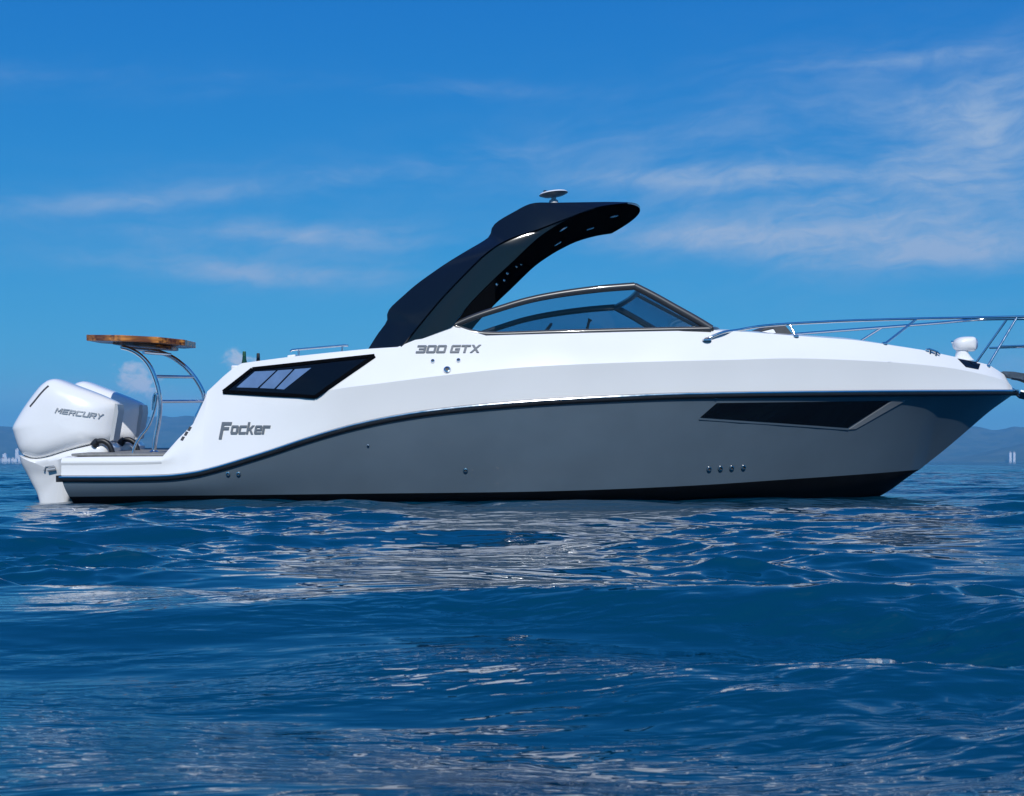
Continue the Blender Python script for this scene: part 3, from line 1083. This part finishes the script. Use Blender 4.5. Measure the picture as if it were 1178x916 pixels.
# grab rail on the aft coaming, with a small white pad
hp = lambda px, py: P(px, py, -1.10)
mb = MB().tube([hp(334, 404.5), hp(336, 402.8), hp(362, 400.4), hp(396, 397.5), hp(400.5, 397.8)], 0.011, 10)
mb.tube([hp(343.5, 402), hp(343.5, 411)], 0.010, 8).tube([hp(393.5, 398), hp(393.5, 406.5)], 0.010, 8)
mb.build('grab_rail', 'chrome', boat, 50)
mb = MB().loft([[hp(x, 409.0) + Vector((0, dy, 0)), hp(x, 411.5) + Vector((0, dy, 0)), hp(x + 9, 410.5) + Vector((0, dy, 0)), hp(x + 9, 408.0) + Vector((0, dy, 0))] for x, dy in ((331, -0.02), (331, 0.12))])
bevel(mb.build('latch_block', 'plastic_white', boat), 0.006)
q0 = P(271, 423, -1.05)
mb = MB()
mb.box(q0.x - 0.035, q0.x + 0.04, q0.y - 0.04, q0.y + 0.05, q0.z - 0.05, q0.z + 0.02)
bevel(mb.build('stern_light', 'plastic_white', boat), 0.012, 3)

# headrest of the foredeck sun pad
mb = MB()
s0, s1 = P(872, 385, -0.70), P(897, 372, -0.70)
for_w = lambda px, py, y: P(px, py, -0.70) + Vector((0, y + 0.70, 0))
mb.loft([[for_w(870, 388, y), for_w(873, 382.5, y), for_w(890, 378.5, y), for_w(896, 388, y)] for y in (-0.70, -0.66, 0.66, 0.70)])
hr = bevel(mb.build('headrest_base', 'gelcoat', boat), 0.01)
mb = MB().loft([[for_w(874, 381.5, y), for_w(887, 372.5, y), for_w(897, 371.5, y), for_w(905, 374.5, y), for_w(916, 387.5, y), for_w(897, 387.5, y), for_w(890.5, 378, y)] for y in (-0.66, -0.62, 0.62, 0.66)])
bevel(mb.build('headrest_cushion', 'cushion', hr), 0.012, 3)

# mooring cleat on the bow side
c0, n0 = hit(1073, 407.5, 'deck', 0, True)
c1, n1_ = hit(1064.5, 404.5, 'deck', 0, True)
ax_ = (c0 - c1).normalized()
up_ = Vector((0, -0.35, 1)).normalized()
mb = MB().tube([c0 - ax_ * 0.085 + up_ * 0.022, c0 - ax_ * 0.05 + up_ * 0.036, c0 + ax_ * 0.05 + up_ * 0.036, c0 + ax_ * 0.085 + up_ * 0.022], [0.008, 0.012, 0.012, 0.008], 10)
mb.tube([c0 - ax_ * 0.035 - up_ * 0.02, c0 - ax_ * 0.035 + up_ * 0.036], 0.013, 10).tube([c0 + ax_ * 0.035 - up_ * 0.02, c0 + ax_ * 0.035 + up_ * 0.036], 0.013, 10)
mb.build('mooring_cleat', 'chrome', boat, 50)

# searchlight
ys = -0.16
sl = lambda px, py, y=ys: P(px, py, y)
sb = patch([(1101.5, 412.8), (1111, 422.5), (1125.5, 425.3), (1128, 417.5)], 'deck', 0.004, 0.05, 6, 6).build('dark_recess_patch', 'gloss_black', boat, 40)  # flat black patch painting in the dark recess below the searchlight
mb = MB()
rings = []
for t_ in range(7):
    k = t_ / 6
    c = sl(1106.5, 414.5 - 11 * k)
    wx = (0.058 + 0.035 * (1 - k) ** 2.0)
    rings.append([c + Vector((wx * math.cos(a) * (1.0 + 0.4 * (1 - k) * (math.cos(a) > 0)), 0.06 * math.sin(a), 0)) for a in [2 * math.pi * q / 18 for q in range(18)]])
mb.loft(rings)
sn = mb.build('searchlight_neck', 'plastic_white', boat, 50)
head_poly = [(1096, 397), (1096.5, 393.5), (1100, 390), (1105, 388), (1112, 387.4), (1119, 387.6), (1121.5, 389.5), (1122.3, 395), (1121.7, 402), (1120, 404.2), (1112, 404.6), (1103, 404), (1098, 401.5)]
cxh, cyh = 1110, 396
hpx = resample([(p.x, p.y) for p in curve([(a, b, 0) for a, b in head_poly + head_poly[:1]], 5)], 41)[:-1]
rings = []
for q in range(13):
    a = -math.pi / 2 + math.pi * q / 12
    k = max(0.02, math.cos(a)) ** 0.55
    rings.append([P(cxh + (x - cxh) * k, cyh + (y - cyh) * k, ys) + Vector((0, 0.10 * math.sin(a), 0)) for x, y in hpx])
sh = MB().loft(rings).build('searchlight_head', 'plastic_white', boat, 50)
MB().lathe(P(1122.3, 396, ys), [(0.055, -0.02), (0.058, 0.004), (0.001, 0.008)], 18, (1, 0, 0)).build('lens', 'sky_pane', sh)
MB().lathe(P(1096.5, 394, ys), [(0.014, -0.01), (0.014, 0.02), (0.001, 0.024)], 10, (-1, 0, 0.3)).build('knob', 'chrome', sh)

# bow roller that carries the anchor
mb = MB()
for y in (-0.075, 0.063):
    pr = [(1150, 427.5), (1163, 428), (1178, 430.5), (1188, 436), (1190, 444), (1180, 440), (1171, 436.5), (1156, 434)]
    a = [P(px, py, 0) + Vector((0, y, 0)) for px, py in pr]
    b = [p + Vector((0, 0.012, 0)) for p in a]
    mb.loft([a, b])
mb.lathe(P(1184, 438.5, 0) + Vector((0, -0.065, 0)), [(0.028, 0), (0.018, 0.06), (0.028, 0.126)], 16, (0, 1, 0))
rol = mb.build('bow_roller', 'galvanised', boat, 40)
mb = MB().tube([P(1161, 446, -0.04), P(1168, 450, -0.03), P(1178, 457, 0)], 0.016, 10)
mb.build('roller_strut', 'chrome', boat, 50)
# anchor hanging in the roller: a thing of its own
AW = boat.matrix_basis
anchor_root = empty('anchor', (0, 0, 0))
loc0 = P(1181, 446, 0)
anchor_root.location = Matrix.LocRotScale(Vector((0, YC, 0)), Matrix.Rotation(HEEL, 3, 'X'), None) @ loc0
tag(anchor_root, 'dark galvanised anchor held in the roller at the bow tip', 'anchor')
mb = MB().tube([(-0.16, 0, 0.10), (0.0, 0, 0.075), (0.05, 0, 0.03), (0.02, 0, -0.09)], [0.016, 0.018, 0.02, 0.02], 10)
mb.build('shank', 'galvanised', anchor_root)
mb = MB()
for sgn in (1, -1):
    mb.loft([[(-0.075, 0, -0.10), (0.06, 0, -0.13), (0.05, 0, -0.145), (-0.08, 0, -0.115)], [(-0.10, 0.10 * sgn, -0.03), (0.05, 0.14 * sgn, -0.075), (0.04, 0.145 * sgn, -0.09), (-0.11, 0.105 * sgn, -0.045)]])
mb.build('fluke', 'galvanised', anchor_root)

# ------------------------------------------------------------------ outboard engines
def outboard(y0):
    """twin outboard; outline from the near engine, then placed at y0"""
    yn = -0.43
    Q = lambda px, py: P(px, py, yn) - Vector((0, yn, 0))
    out = [(18.7, 493), (21.5, 486), (33, 466.5), (48, 446), (56, 438.8), (62, 436.3), (70, 436.6), (88, 443.3), (110, 451.5), (128, 459), (137.8, 464.6), (138, 473), (134.5, 490),
           (131.5, 504.5), (119, 509.5), (100, 514.5), (78, 521.5), (62, 526.5), (50, 528.6), (40, 527), (29.5, 521.5), (24, 510)]
    pts = resample([(p.x, p.y) for p in curve([(a, b, 0) for a, b in out + out[:1]], 6)], 97)[:-1]
    c0 = (78, 487)

    def shell(poly, c, hw, n, squeeze=0.25, steps=18):
        rings = []
        for q in range(steps + 1):
            a = -math.pi / 2 + math.pi * q / steps
            s = math.sin(a)
            k = max(1e-7, 1 - abs(s) ** n) ** (1 / n)
            ring = []
            for x, y in poly:
                x, y = c[0] + (x - c[0]) * k, c[1] + (y - c[1]) * k
                p = Q(x, y)
                t = (y - 437) / 90.0
                u = min(1, max(0, (x - 85) / 55))
                wloc = hw * (1 - squeeze * max(0, 1 - t)) * (1 - 0.50 * u * u) if squeeze > 0 else hw * float(np.interp(y, [512, 528, 545, 565], [1.62, 1.55, 1.15, 0.95]))
                ring.append((p.x, y0 + s * wloc, p.z))
            rings.append(ring)
        return MB().loft(rings)
    mid_poly = [(30, 523), (45, 527), (62, 525), (85, 518), (110, 512), (128, 509), (134, 520), (120, 536), (100, 548), (90, 562), (84, 578), (80, 610), (60, 640), (54, 610), (49, 574), (40, 553), (31.5, 533)]
    mp = resample([(p.x, p.y) for p in curve([(a, b, 0) for a, b in mid_poly + mid_poly[:1]], 5)], 61)[:-1]
    eng = shell(mp, (78, 545), 0.17, 6.0, 0.0, 16).build('outboard_engine', 'engine_white', boat, 40)
    cowl = shell(pts, c0, 0.305, 3.4).build('cowling', 'engine_white', eng, 40)
    tri = [tuple(p.vertices) for p in cowl.data.polygons]
    BVH['cowl'] = BVHTree.FromPolygons([v.co.copy() for v in cowl.data.vertices], tri)
    # grey front cover
    fp = [(135.5, 464.5), (138.6, 465.5), (139.4, 474), (136.5, 491), (134, 506), (129.5, 507.5), (131.5, 490), (135, 474)]
    rings = [[Q(*p) + Vector((0, y0 + y, 0)) for p in fp] for y in (-0.095, -0.088, 0.088, 0.095)]
    MB().loft(rings).build('front_cover', 'engine_grey', eng, 40)
    return eng, Q


def on_cowl(x, y, off):
    return hit(x, y, 'cowl', off)


near_eng, Q = outboard(-0.43)
tag(near_eng, 'near white outboard engine with grey lettering')
lt = lettering('MERCURY', 63.0, 475.0, 116.5, 482.2, 6.0, 0.35, 0.16, 'engine_lettering', 'letter_silver', near_eng, on_cowl, 0.3)
mb = strip([(34.5, 468), (40, 461.5), (46, 454), (51, 448.5), (56, 444)], 'cowl', 0.022, 0.003, 0.01, None, False)
mb.build('air_slot', 'slot', near_eng)
mb = MB().lathe(Q(33.0, 526.5) + Vector((0, -0.43 - 0.10, 0)), [(0.024, -0.06), (0.024, 0.012), (0.016, 0.018), (0.011, 0.006), (0.001, 0.006)], 16, (-0.3, -1, 0))
mb.build('exhaust_port', 'rubber', near_eng)
mb = MB()
eb = Q(67, 538.5) + Vector((0, -0.43 - 0.226, 0))
mb.tube([eb + Vector((-0.06, 0, -0.02)), eb + Vector((-0.04, -0.004, 0.022)), eb + Vector((0.045, -0.004, 0.032))], 0.008, 8)
mb.tube([eb + Vector((-0.02, -0.004, -0.012)), eb + Vector((0.06, -0.004, 0.0))], 0.016, 8)
mb.tube([eb + Vector((-0.01, -0.004, 0.012)), eb + Vector((0.055, -0.004, 0.024))], 0.008, 8)
mb.build('maker_badge', 'letter_silver', near_eng)
far_eng, Q2 = outboard(0.40)
tag(far_eng, 'far white outboard engine partly hidden behind the near one')
for y, eng in ((-0.43, near_eng), (0.40, far_eng)):
    mb = MB()
    a = Q(112, 530)
    mb.box(a.x - 0.12, XST + 0.12, y - 0.14, y + 0.14, Z_PLAT - 0.32, Z_PLAT - 0.03)
    bevel(mb.build('mount_bracket', 'engine_grey', eng), 0.02)
    # ribbed rigging hose from the front of the cowling down to the platform
    h0 = curve([Q(117, 512.5), Q(121, 508), Q(128, 507), Q(134.5, 511), Q(138, 518), Q(139.5, 526)], 10)
    hp_ = [p + Vector((0, y - 0.25, 0)) for p in h0]
    rad = [(0.036 if i < 12 else 0.026) + 0.003 * (i % 2) for i in range(len(hp_))]
    MB().tube(hp_, rad, 12).build('rigging_hose', 'rubber', eng, 60)

# ------------------------------------------------------------------ stern table on its steel frame
legs = []
y1, y2 = -0.72, -0.22
f1 = [P(a, b, y1) for a, b in ((140, 399.5), (150, 402.3), (162, 409.5), (172, 421), (179, 437), (183, 453), (184.2, 468), (182.5, 486), (179, 504), (177, 521))]
f2 = [P(a, b, y2) for a, b in ((150, 400.5), (168, 402.3), (184, 405.3), (198, 411), (213, 422), (225, 436), (232.5, 449), (234.5, 457), (233.3, 464), (229, 474), (225.5, 482), (223, 500), (221, 522))]
table = empty('tmp2', (0, 0, 0))
bpy.data.objects.remove(table)
mb = MB().tube(curve(f1, 6), 0.023, 12).tube(curve(f2, 6), 0.023, 12)
for a, b in (((179.5, 433.2), (223, 433.8)), ((183.7, 462), (234, 461.6))):
    mb.tube([P(*a, y1), P(*b, y2)], 0.0165, 10)
mb.tube([P(165, 405.5, y1), P(196, 408, y2)], 0.016, 10)
for p in (f1[-1], f2[-1]):
    mb.lathe(Vector((p.x, p.y, Z_PLAT + 0.02)), [(0.05, 0), (0.05, 0.012), (0.022, 0.03)], 14)
tf = mb.build('table_frame', 'chrome', boat, 50)
tag(tf, 'curved stainless steel frame carrying the wooden table')
# small boarding handle
g = curve([P(a, b, -1.02) for a, b in ((175.5, 472), (176, 462), (177.5, 455), (179.5, 453.4), (180, 458), (177, 474), (171, 490), (162, 502), (155.5, 513), (152.5, 524))], 6)
MB().tube(g, 0.0145, 10).build('boarding_handle', 'chrome', boat, 50)
# octagonal top: three near edges as seen, the rest by symmetry
e1, e2 = P(139, 389.0, -0.90), P(182, 391.0, -0.90)
sl_ = (P(213, 393.8, -0.62).z - P(99, 388.0, -0.62).z) / (P(213, 393.8, -0.62).x - P(99, 388.0, -0.62).x)
xl, xr = P(99.3, 388, -0.62).x, P(212.8, 393.8, -0.62).x
ring = [(e1.x, -0.90), (e2.x, -0.90), (xr, -0.62), (xr, -0.20), (e2.x, 0.08), (e1.x, 0.08), (xl, -0.20), (xl, -0.62)]
zt = lambda x: e1.z + sl_ * (x - e1.x)
hh = 0.030
rings = [[(x, y, zt(x) + dz) for x, y in ring] for dz in (-hh, hh)]
tt_ = MB().loft(rings).build('table_top', 'wood', tf, 0)
bevel(tt_, 0.006)
tag(tt_, 'varnished brown wooden octagonal top')
cxr = (xl + xr) / 2
rings = [[(cxr + (x - cxr) * k + 0.04, -0.41 + (y + 0.41) * k, zt(x) - hh - 0.002 + dz) for x, y in ring] for dz, k in ((-0.035, 0.55), (-0.030, 0.60), (0.0, 0.60))]
MB().loft(rings).build('support_board', 'wood', tf, 30)
mb = MB().tube([P(140, 399.5, y1), P(150, 400.5, y2)], 0.016, 10)
mb.build('cross_tube', 'chrome', tf, 50)

# ------------------------------------------------------------------ bottles on the aft counter (things of their own)
WB = Matrix.LocRotScale(Vector((0, YC, 0)), Matrix.Rotation(HEEL, 3, 'X'), None)
for px, py, yy, lab in ((281, 404.3, -0.93, 'green glass bottle with its lighter neck standing on the aft deck, left of two'),
                        (297, 406.4, -0.80, 'dark glass bottle standing on the aft deck beside the green bottle, right of two')):
    topp = P(px, py, yy)
    hgt = topp.z - Z_BAR - 0.002
    b = empty('bottle', WB @ Vector((topp.x, topp.y, Z_BAR + 0.002)), (HEEL, 0, 0))
    tag(b, lab, 'bottle', 'bottles on the aft deck')
    k = hgt / 0.30
    g = MB().lathe((0, 0, 0), [(0.03 * k, 0), (0.037 * k, 0.008 * k), (0.037 * k, 0.13 * k), (0.034 * k, 0.16 * k), (0.025 * k, 0.195 * k), (0.0165 * k, 0.235 * k), (0.0120 * k, 0.285 * k)], 20)
    g.build('glass', 'bottle' if px < 290 else 'gloss_black', b, 50)
    MB().lathe((0, 0, 0.262 * k), [(0.0148 * k, 0), (0.0135 * k, 0.03 * k), (0.011 * k, 0.038 * k)], 16).build('cap', 'foil' if px < 290 else 'rubber', b, 50)

# ------------------------------------------------------------------ the sea
rng = np.random.default_rng(83)


def make_sea():
    R0, R1, R2 = 0.35, 45.0, 6200.0
    r_near = R0 * np.exp(np.arange(0, math.log(R1 / R0), 0.0045))
    r_mid = R1 * np.exp(np.arange(0.012, math.log(9), 0.012))
    r_far = R1 * 9 * np.exp(np.arange(0.05, math.log(R2 / R1 / 9) + 0.05, 0.05))
    r = np.concatenate([r_near, r_mid, r_far])
    d = math.radians
    fine = np.arange(-d(27), d(27), 0.00125)
    side = np.arange(d(27), d(65), 0.005)
    rest = np.arange(d(65), d(180) + 1e-6, 0.03)
    az = np.concatenate([-rest[::-1], -side[::-1], fine, side, rest[:-1]])
    az = np.unique(np.round(az, 7))
    na, nr = len(az), len(r)
    RR, AA = np.meshgrid(r, az, indexing='ij')
    X = (RR * np.sin(AA)).astype(np.float32)
    Y = (RR * np.cos(AA)).astype(np.float32)
    dr = RR * 0.0045
    dr[RR > R1] = (RR * 0.012)[RR > R1]
    dr[RR > R1 * 9] = (RR * 0.05)[RR > R1 * 9]
    da = np.gradient(az)[None, :] * RR
    step = np.maximum(dr, da).astype(np.float32)
    # patches of livelier and calmer ripples
    mod = np.zeros_like(X)
    for i in range(9):
        lam = rng.uniform(1.2, 7)
        th = rng.uniform(0, 2 * math.pi)
        mod += np.sin(X * (2 * math.pi / lam * math.cos(th)) + Y * (2 * math.pi / lam * 0.6 * math.sin(th)) + rng.uniform(0, 6.28)).astype(np.float32)
    mod = np.clip(0.85 + 0.33 * mod, 0.12, 1.8)
    Z = np.zeros_like(X)
    DX = np.zeros_like(X)
    DY = np.zeros_like(X)
    lost = np.zeros_like(X)
    lams = np.exp(np.linspace(math.log(0.055), math.log(9.0), 160))
    for i, lam in enumerate(lams):
        lam *= rng.uniform(0.97, 1.03)
        k = 2 * math.pi / lam
        if lam > 1.4:
            th = d(-98) + rng.normal(0, d(17))
            slope = 0.0085
            if lam > 3.5:
                slope *= (3.5 / lam) ** 0.8
        elif lam > 0.6:
            th = d(-98) + rng.normal(0, d(20))
            slope = 0.0195
        elif lam > 0.2:
            th = d(-98) + rng.normal(0, d(28))
            slope = 0.0195
        else:
            th = d(-98) + rng.normal(0, d(36))
            slope = 0.0240
        a = slope / k * math.sqrt(2) * rng.uniform(0.75, 1.25)
        ph = (X * (k * math.cos(th)) + Y * (k * math.sin(th)) + rng.uniform(0, 6.283)).astype(np.float32)
        att = np.clip((lam / step - 2.2) / 2.5, 0, 1)
        lost += slope ** 2 * (1 - att) ** 2
        if lam < 0.8:
            att = att * mod
        amp = (a * att).astype(np.float32)
        s, c = np.sin(ph), np.cos(ph)
        Z += amp * c
        q = 1.0 if lam > 1.4 else 1.25
        DX -= amp * s * (q * math.cos(th))
        DY -= amp * s * (q * math.sin(th))
    # a few steeper crests running across the foreground
    for x0, y0, ln, ang, wd, hgt in ((0.15, 2.60, 0.85, -3, 0.21, 0.068), (-0.75, 2.9, 0.5, 10, 0.16, 0.030), (0.95, 2.30, 0.60, -13, 0.20, 0.060)):
        ca, sa = math.cos(d(ang)), math.sin(d(ang))
        u = (X - x0) * ca + (Y - y0) * sa
        v = -(X - x0) * sa + (Y - y0) * ca + 0.05 * np.sin(u * 5.0)
        env = np.exp(-(u / ln) ** 2)
        v = v / wd
        Z += (hgt * env * (np.exp(-np.where(v < 0, (v / 0.75) ** 2, (v / 1.5) ** 2)) - 0.45 * np.exp(-((v + 1.7) / 1.1) ** 2))).astype(np.float32)
    V = np.stack([X + DX, Y + DY, Z - 0.030], -1).reshape(-1, 3).astype(np.float32)
    V = np.concatenate([V, np.array([[0, 0, -0.02]], np.float32)])
    i = np.arange(nr - 1)[:, None] * na
    j = np.arange(na)[None, :]
    j2 = (np.arange(na) + 1)[None, :] % na
    q = np.stack([i + j, i + j2, i + na + j2, i + na + j], -1).reshape(-1, 4)[:, ::-1]
    nq = len(q)
    tri = np.stack([np.arange(na), np.full(na, nr * na), (np.arange(na) + 1) % na], -1)[:, ::-1]
    me = bpy.data.meshes.new('sea')
    me.vertices.add(len(V))
    me.vertices.foreach_set('co', V.ravel())
    loops = np.concatenate([q.ravel(), tri.ravel()]).astype(np.int32)
    me.loops.add(len(loops))
    me.loops.foreach_set('vertex_index', loops)
    starts = np.concatenate([np.arange(nq) * 4, nq * 4 + np.arange(len(tri)) * 3]).astype(np.int32)
    me.polygons.add(nq + len(tri))
    me.polygons.foreach_set('loop_start', starts)
    me.polygons.foreach_set('use_smooth', np.ones(nq + len(tri), bool))
    me.update(calc_edges=True)
    at = me.attributes.new('unresolved_chop', 'FLOAT', 'POINT')
    lv = np.sqrt(lost / lost.max()).astype(np.float32).reshape(-1)
    at.data.foreach_set('value', np.concatenate([lv, [0.0]]).astype(np.float32))
    o = bpy.data.objects.new('sea', me)
    COL.objects.link(o)
    m, b, t = new_mat('sea_water')
    b.inputs['Base Color'].default_value = (0.0005, 0.039, 0.080, 1)
    b.inputs['Roughness'].default_value = 0.012
    b.inputs['IOR'].default_value = 1.42
    co = t.n.new('ShaderNodeTexCoord').outputs['Object']
    mp = t.n.new('ShaderNodeMapping')
    mp.inputs['Scale'].default_value = (1.0, 2.6, 1.0)
    mp.inputs['Rotation'].default_value = (0, 0, d(8))
    t.l.new(co, mp.inputs[0])
    # cat's-paw patches: fine ripples here, glassy water there
    paw = t.ramp(t.noise(mp.outputs[0], 0.8, 3, 0.6, 0.5), 0.38, 0.62)
    h1 = t.noise(mp.outputs[0], 10.0, 2.0, 0.5, 0.4)
    h2 = t.noise(mp.outputs[0], 3.6, 1.0, 0.5, 0.3)
    atn = t.n.new('ShaderNodeAttribute')
    atn.attribute_name = 'unresolved_chop'
    h3 = t.noise(mp.outputs[0], 1.3, 4, 0.6, 0.2)
    near = t.m('MULTIPLY_ADD', t.m('MULTIPLY', h1, t.m('MULTIPLY', t.m('MULTIPLY_ADD', paw, 0.9, 0.1), t.m('SUBTRACT', 1.0, t.ramp(atn.outputs['Fac'], 0.02, 0.12)))), 0.85, t.m('MULTIPLY', h2, 0.8))
    hsum = t.m('ADD', near, t.m('MULTIPLY', t.m('MULTIPLY', h3, t.m('POWER', atn.outputs['Fac'], 4.0)), 13.0))
    bn = t.n.new('ShaderNodeBump')
    bn.inputs['Strength'].default_value = 1.0
    bn.inputs['Distance'].default_value = 0.016
    t.l.new(hsum, bn.inputs['Height'])
    t.l.new(bn.outputs[0], b.inputs['Normal'])
    me.materials.append(m)
    tag(o, kind='structure')


make_sea()

# ------------------------------------------------------------------ far hills
def make_hills(name, ridge, r0, rr_, r1, seed, mat):
    g = np.random.default_rng(seed)
    azs = np.radians(np.arange(-48, 48, 0.09))
    rs = np.linspace(r0, r1, 34)
    px = [p[0] for p in ridge]
    el = [(HY - p[1]) / F for p in ridge]
    V = []
    ph = g.uniform(0, 6.28, (60,))
    fr = np.exp(g.uniform(math.log(1 / 900.), math.log(1 / 60.), 60)) * 2 * math.pi
    th = g.uniform(0, 6.28, 60)
    for r_ in rs:
        s = (r_ - r0) / (rr_ - r0) if r_ < rr_ else 1 - 0.5 * (r_ - rr_) / (r1 - rr_)
        prof = math.sin(min(1, s) * math.pi / 2) ** 0.9
        for a in azs:
            x, y = r_ * math.sin(a), r_ * math.cos(a)
            hgt = np.interp(CX + F * math.tan(a), px, el) * rr_ * math.cos(a)
            nz = float(np.sum(np.sin(fr * (x * np.cos(th) + y * np.sin(th)) + ph) / fr)) * 0.030
            z = hgt * prof + nz * min(1, s * 2.5) * min(1, hgt / 60)
            V.append((x, y, max(z, 0.0) - 0.4 if s > 0.0 else -2.0))
    na = len(azs)
    Fc = [(i * na + j, (i + 1) * na + j, (i + 1) * na + j + 1, i * na + j + 1) for i in range(len(rs) - 1) for j in range(na - 1)]
    o = obj(name, V, Fc, mat, None, 60)
    tag(o, kind='structure')
    return o


m, b, t = new_mat('wooded_hill')
co = t.n.new('ShaderNodeTexCoord').outputs['Object']
c = t.mix(t.ramp(t.noise(co, 0.012, 8, 0.65), 0.35, 0.7), (0.028, 0.052, 0.022, 1), (0.085, 0.105, 0.055, 1))
t.l.new(c, b.inputs['Base Color'])
b.inputs['Roughness'].default_value = 0.9
M['hill'] = m
make_hills('hills', [(-500, 503), (-200, 497), (-60, 494), (0, 491), (25, 493), (60, 494), (140, 484), (185, 479), (225, 477.5), (300, 484), (420, 494), (560, 505), (700, 508), (860, 503), (1000, 500),
                     (1085, 496), (1119, 493.5), (1137, 495.5), (1155, 494.5), (1168, 491.5), (1190, 493), (1300, 486), (1700, 494)], 4550, 5400, 6100, 3, 'hill')
make_hills('hills', [(-500, 527), (0, 531.5), (300, 533), (700, 533), (1060, 531), (1110, 527), (1150, 520), (1180, 514), (1260, 508), (1700, 515)], 3900, 4150, 4500, 5, 'hill')

# ------------------------------------------------------------------ far town and twin towers
m, b, t = new_mat('pale_facade')
co = t.n.new('ShaderNodeTexCoord').outputs['Object']
bk = t.n.new('ShaderNodeTexBrick')
bk.inputs['Color1'].default_value = (0.25, 0.27, 0.30, 1)
bk.inputs['Color2'].default_value = (0.34, 0.35, 0.37, 1)
bk.inputs['Mortar'].default_value = (0.88, 0.87, 0.84, 1)
bk.inputs['Scale'].default_value = 1.0
bk.inputs['Brick Width'].default_value = 3.2
bk.inputs['Row Height'].default_value = 3.0
bk.inputs['Mortar Size'].default_value = 0.85
bk.offset = 0.0
sp_ = t.n.new('ShaderNodeSeparateXYZ')
t.l.new(co, sp_.inputs[0])
t.l.new(t.comb(t.m('ADD', sp_.outputs[0], sp_.outputs[1]), sp_.outputs[2]), bk.inputs[0])
t.l.new(bk.outputs[0], b.inputs['Base Color'])
M['facade'] = m
M['roof_pale'] = pmat('pale_roof', (0.66, 0.62, 0.58), 0.8)
M['roof_tile'] = pmat('clay_roof', (0.40, 0.20, 0.12), 0.8)


def building(px, wpx, top, dist, label, group, cat='building', roof='roof_pale', base=531):
    k = dist / F
    x = (px - CX) * k
    wid = wpx * k
    h = (HY - top) * k
    o = empty('apartment_building', (x, dist, 0.0))
    tag(o, label, cat, group)
    dep = wid * 0.8
    mb = MB()
    mb.box(-wid / 2, wid / 2, -dep / 2, dep / 2, -1.5, h - 1.5)
    mb.build('walls', 'facade', o, 0)
    mb = MB()
    mb.box(-wid / 2 - 0.4, wid / 2 + 0.4, -dep / 2 - 0.4, dep / 2 + 0.4, h - 1.496, h - 0.6)
    mb.box(-wid * 0.18, wid * 0.22, -dep * 0.2, dep * 0.2, h - 0.596, h + 2.2)
    mb.build('roof', roof, o, 0)
    return o


TG = 'low pale buildings of the far town'
building(20.0, 3.8, 516.5, 3850, 'tallest white tower of the far town beside the outboard engine', None)
building(5.8, 4.4, 522.0, 3830, 'broad white block left of the tall far tower', None)
building(27.0, 5.0, 525.5, 3820, 'low pale block between the tall far tower and the engine', None)
for i in range(15):
    px = -24 + i * 3.9 + random.uniform(-1, 1)
    building(px, random.uniform(2.6, 5.0), random.uniform(524.0, 528.5), 3700 + random.uniform(0, 90), 'small pale building low on the far shore by the waterline', TG, roof=random.choice(['roof_pale', 'roof_pale', 'roof_tile']))
for px, lab in ((1162.0, 'left one of two slim white towers on the far shore below the bow rail'), (1166.4, 'right one of two slim white towers on the far shore below the bow rail')):
    building(px, 2.6, 520.3, 3600, lab, 'twin white towers on the far shore', 'tower')

# ------------------------------------------------------------------ sea air
hz = MB()
hz.box(-7000, 7000, -6800, 6800, -3.2, 260)
m = bpy.data.materials.new('sea_haze')
m.use_nodes = True
t = NT(m.node_tree)
t.n.remove(t.n['Principled BSDF'])
vol = t.n.new('ShaderNodeVolumePrincipled')
vol.inputs['Color'].default_value = (0.17, 0.55, 0.95, 1)
vol.inputs['Density'].default_value = 1.9e-4
vol.inputs['Anisotropy'].default_value = 0.0
out = [n for n in t.n if n.type == 'OUTPUT_MATERIAL'][0]
t.l.new(vol.outputs[0], out.inputs['Volume'])
hz_o = obj('haze', hz.V, hz.F, m, None, 0)
tag(hz_o, kind='stuff')
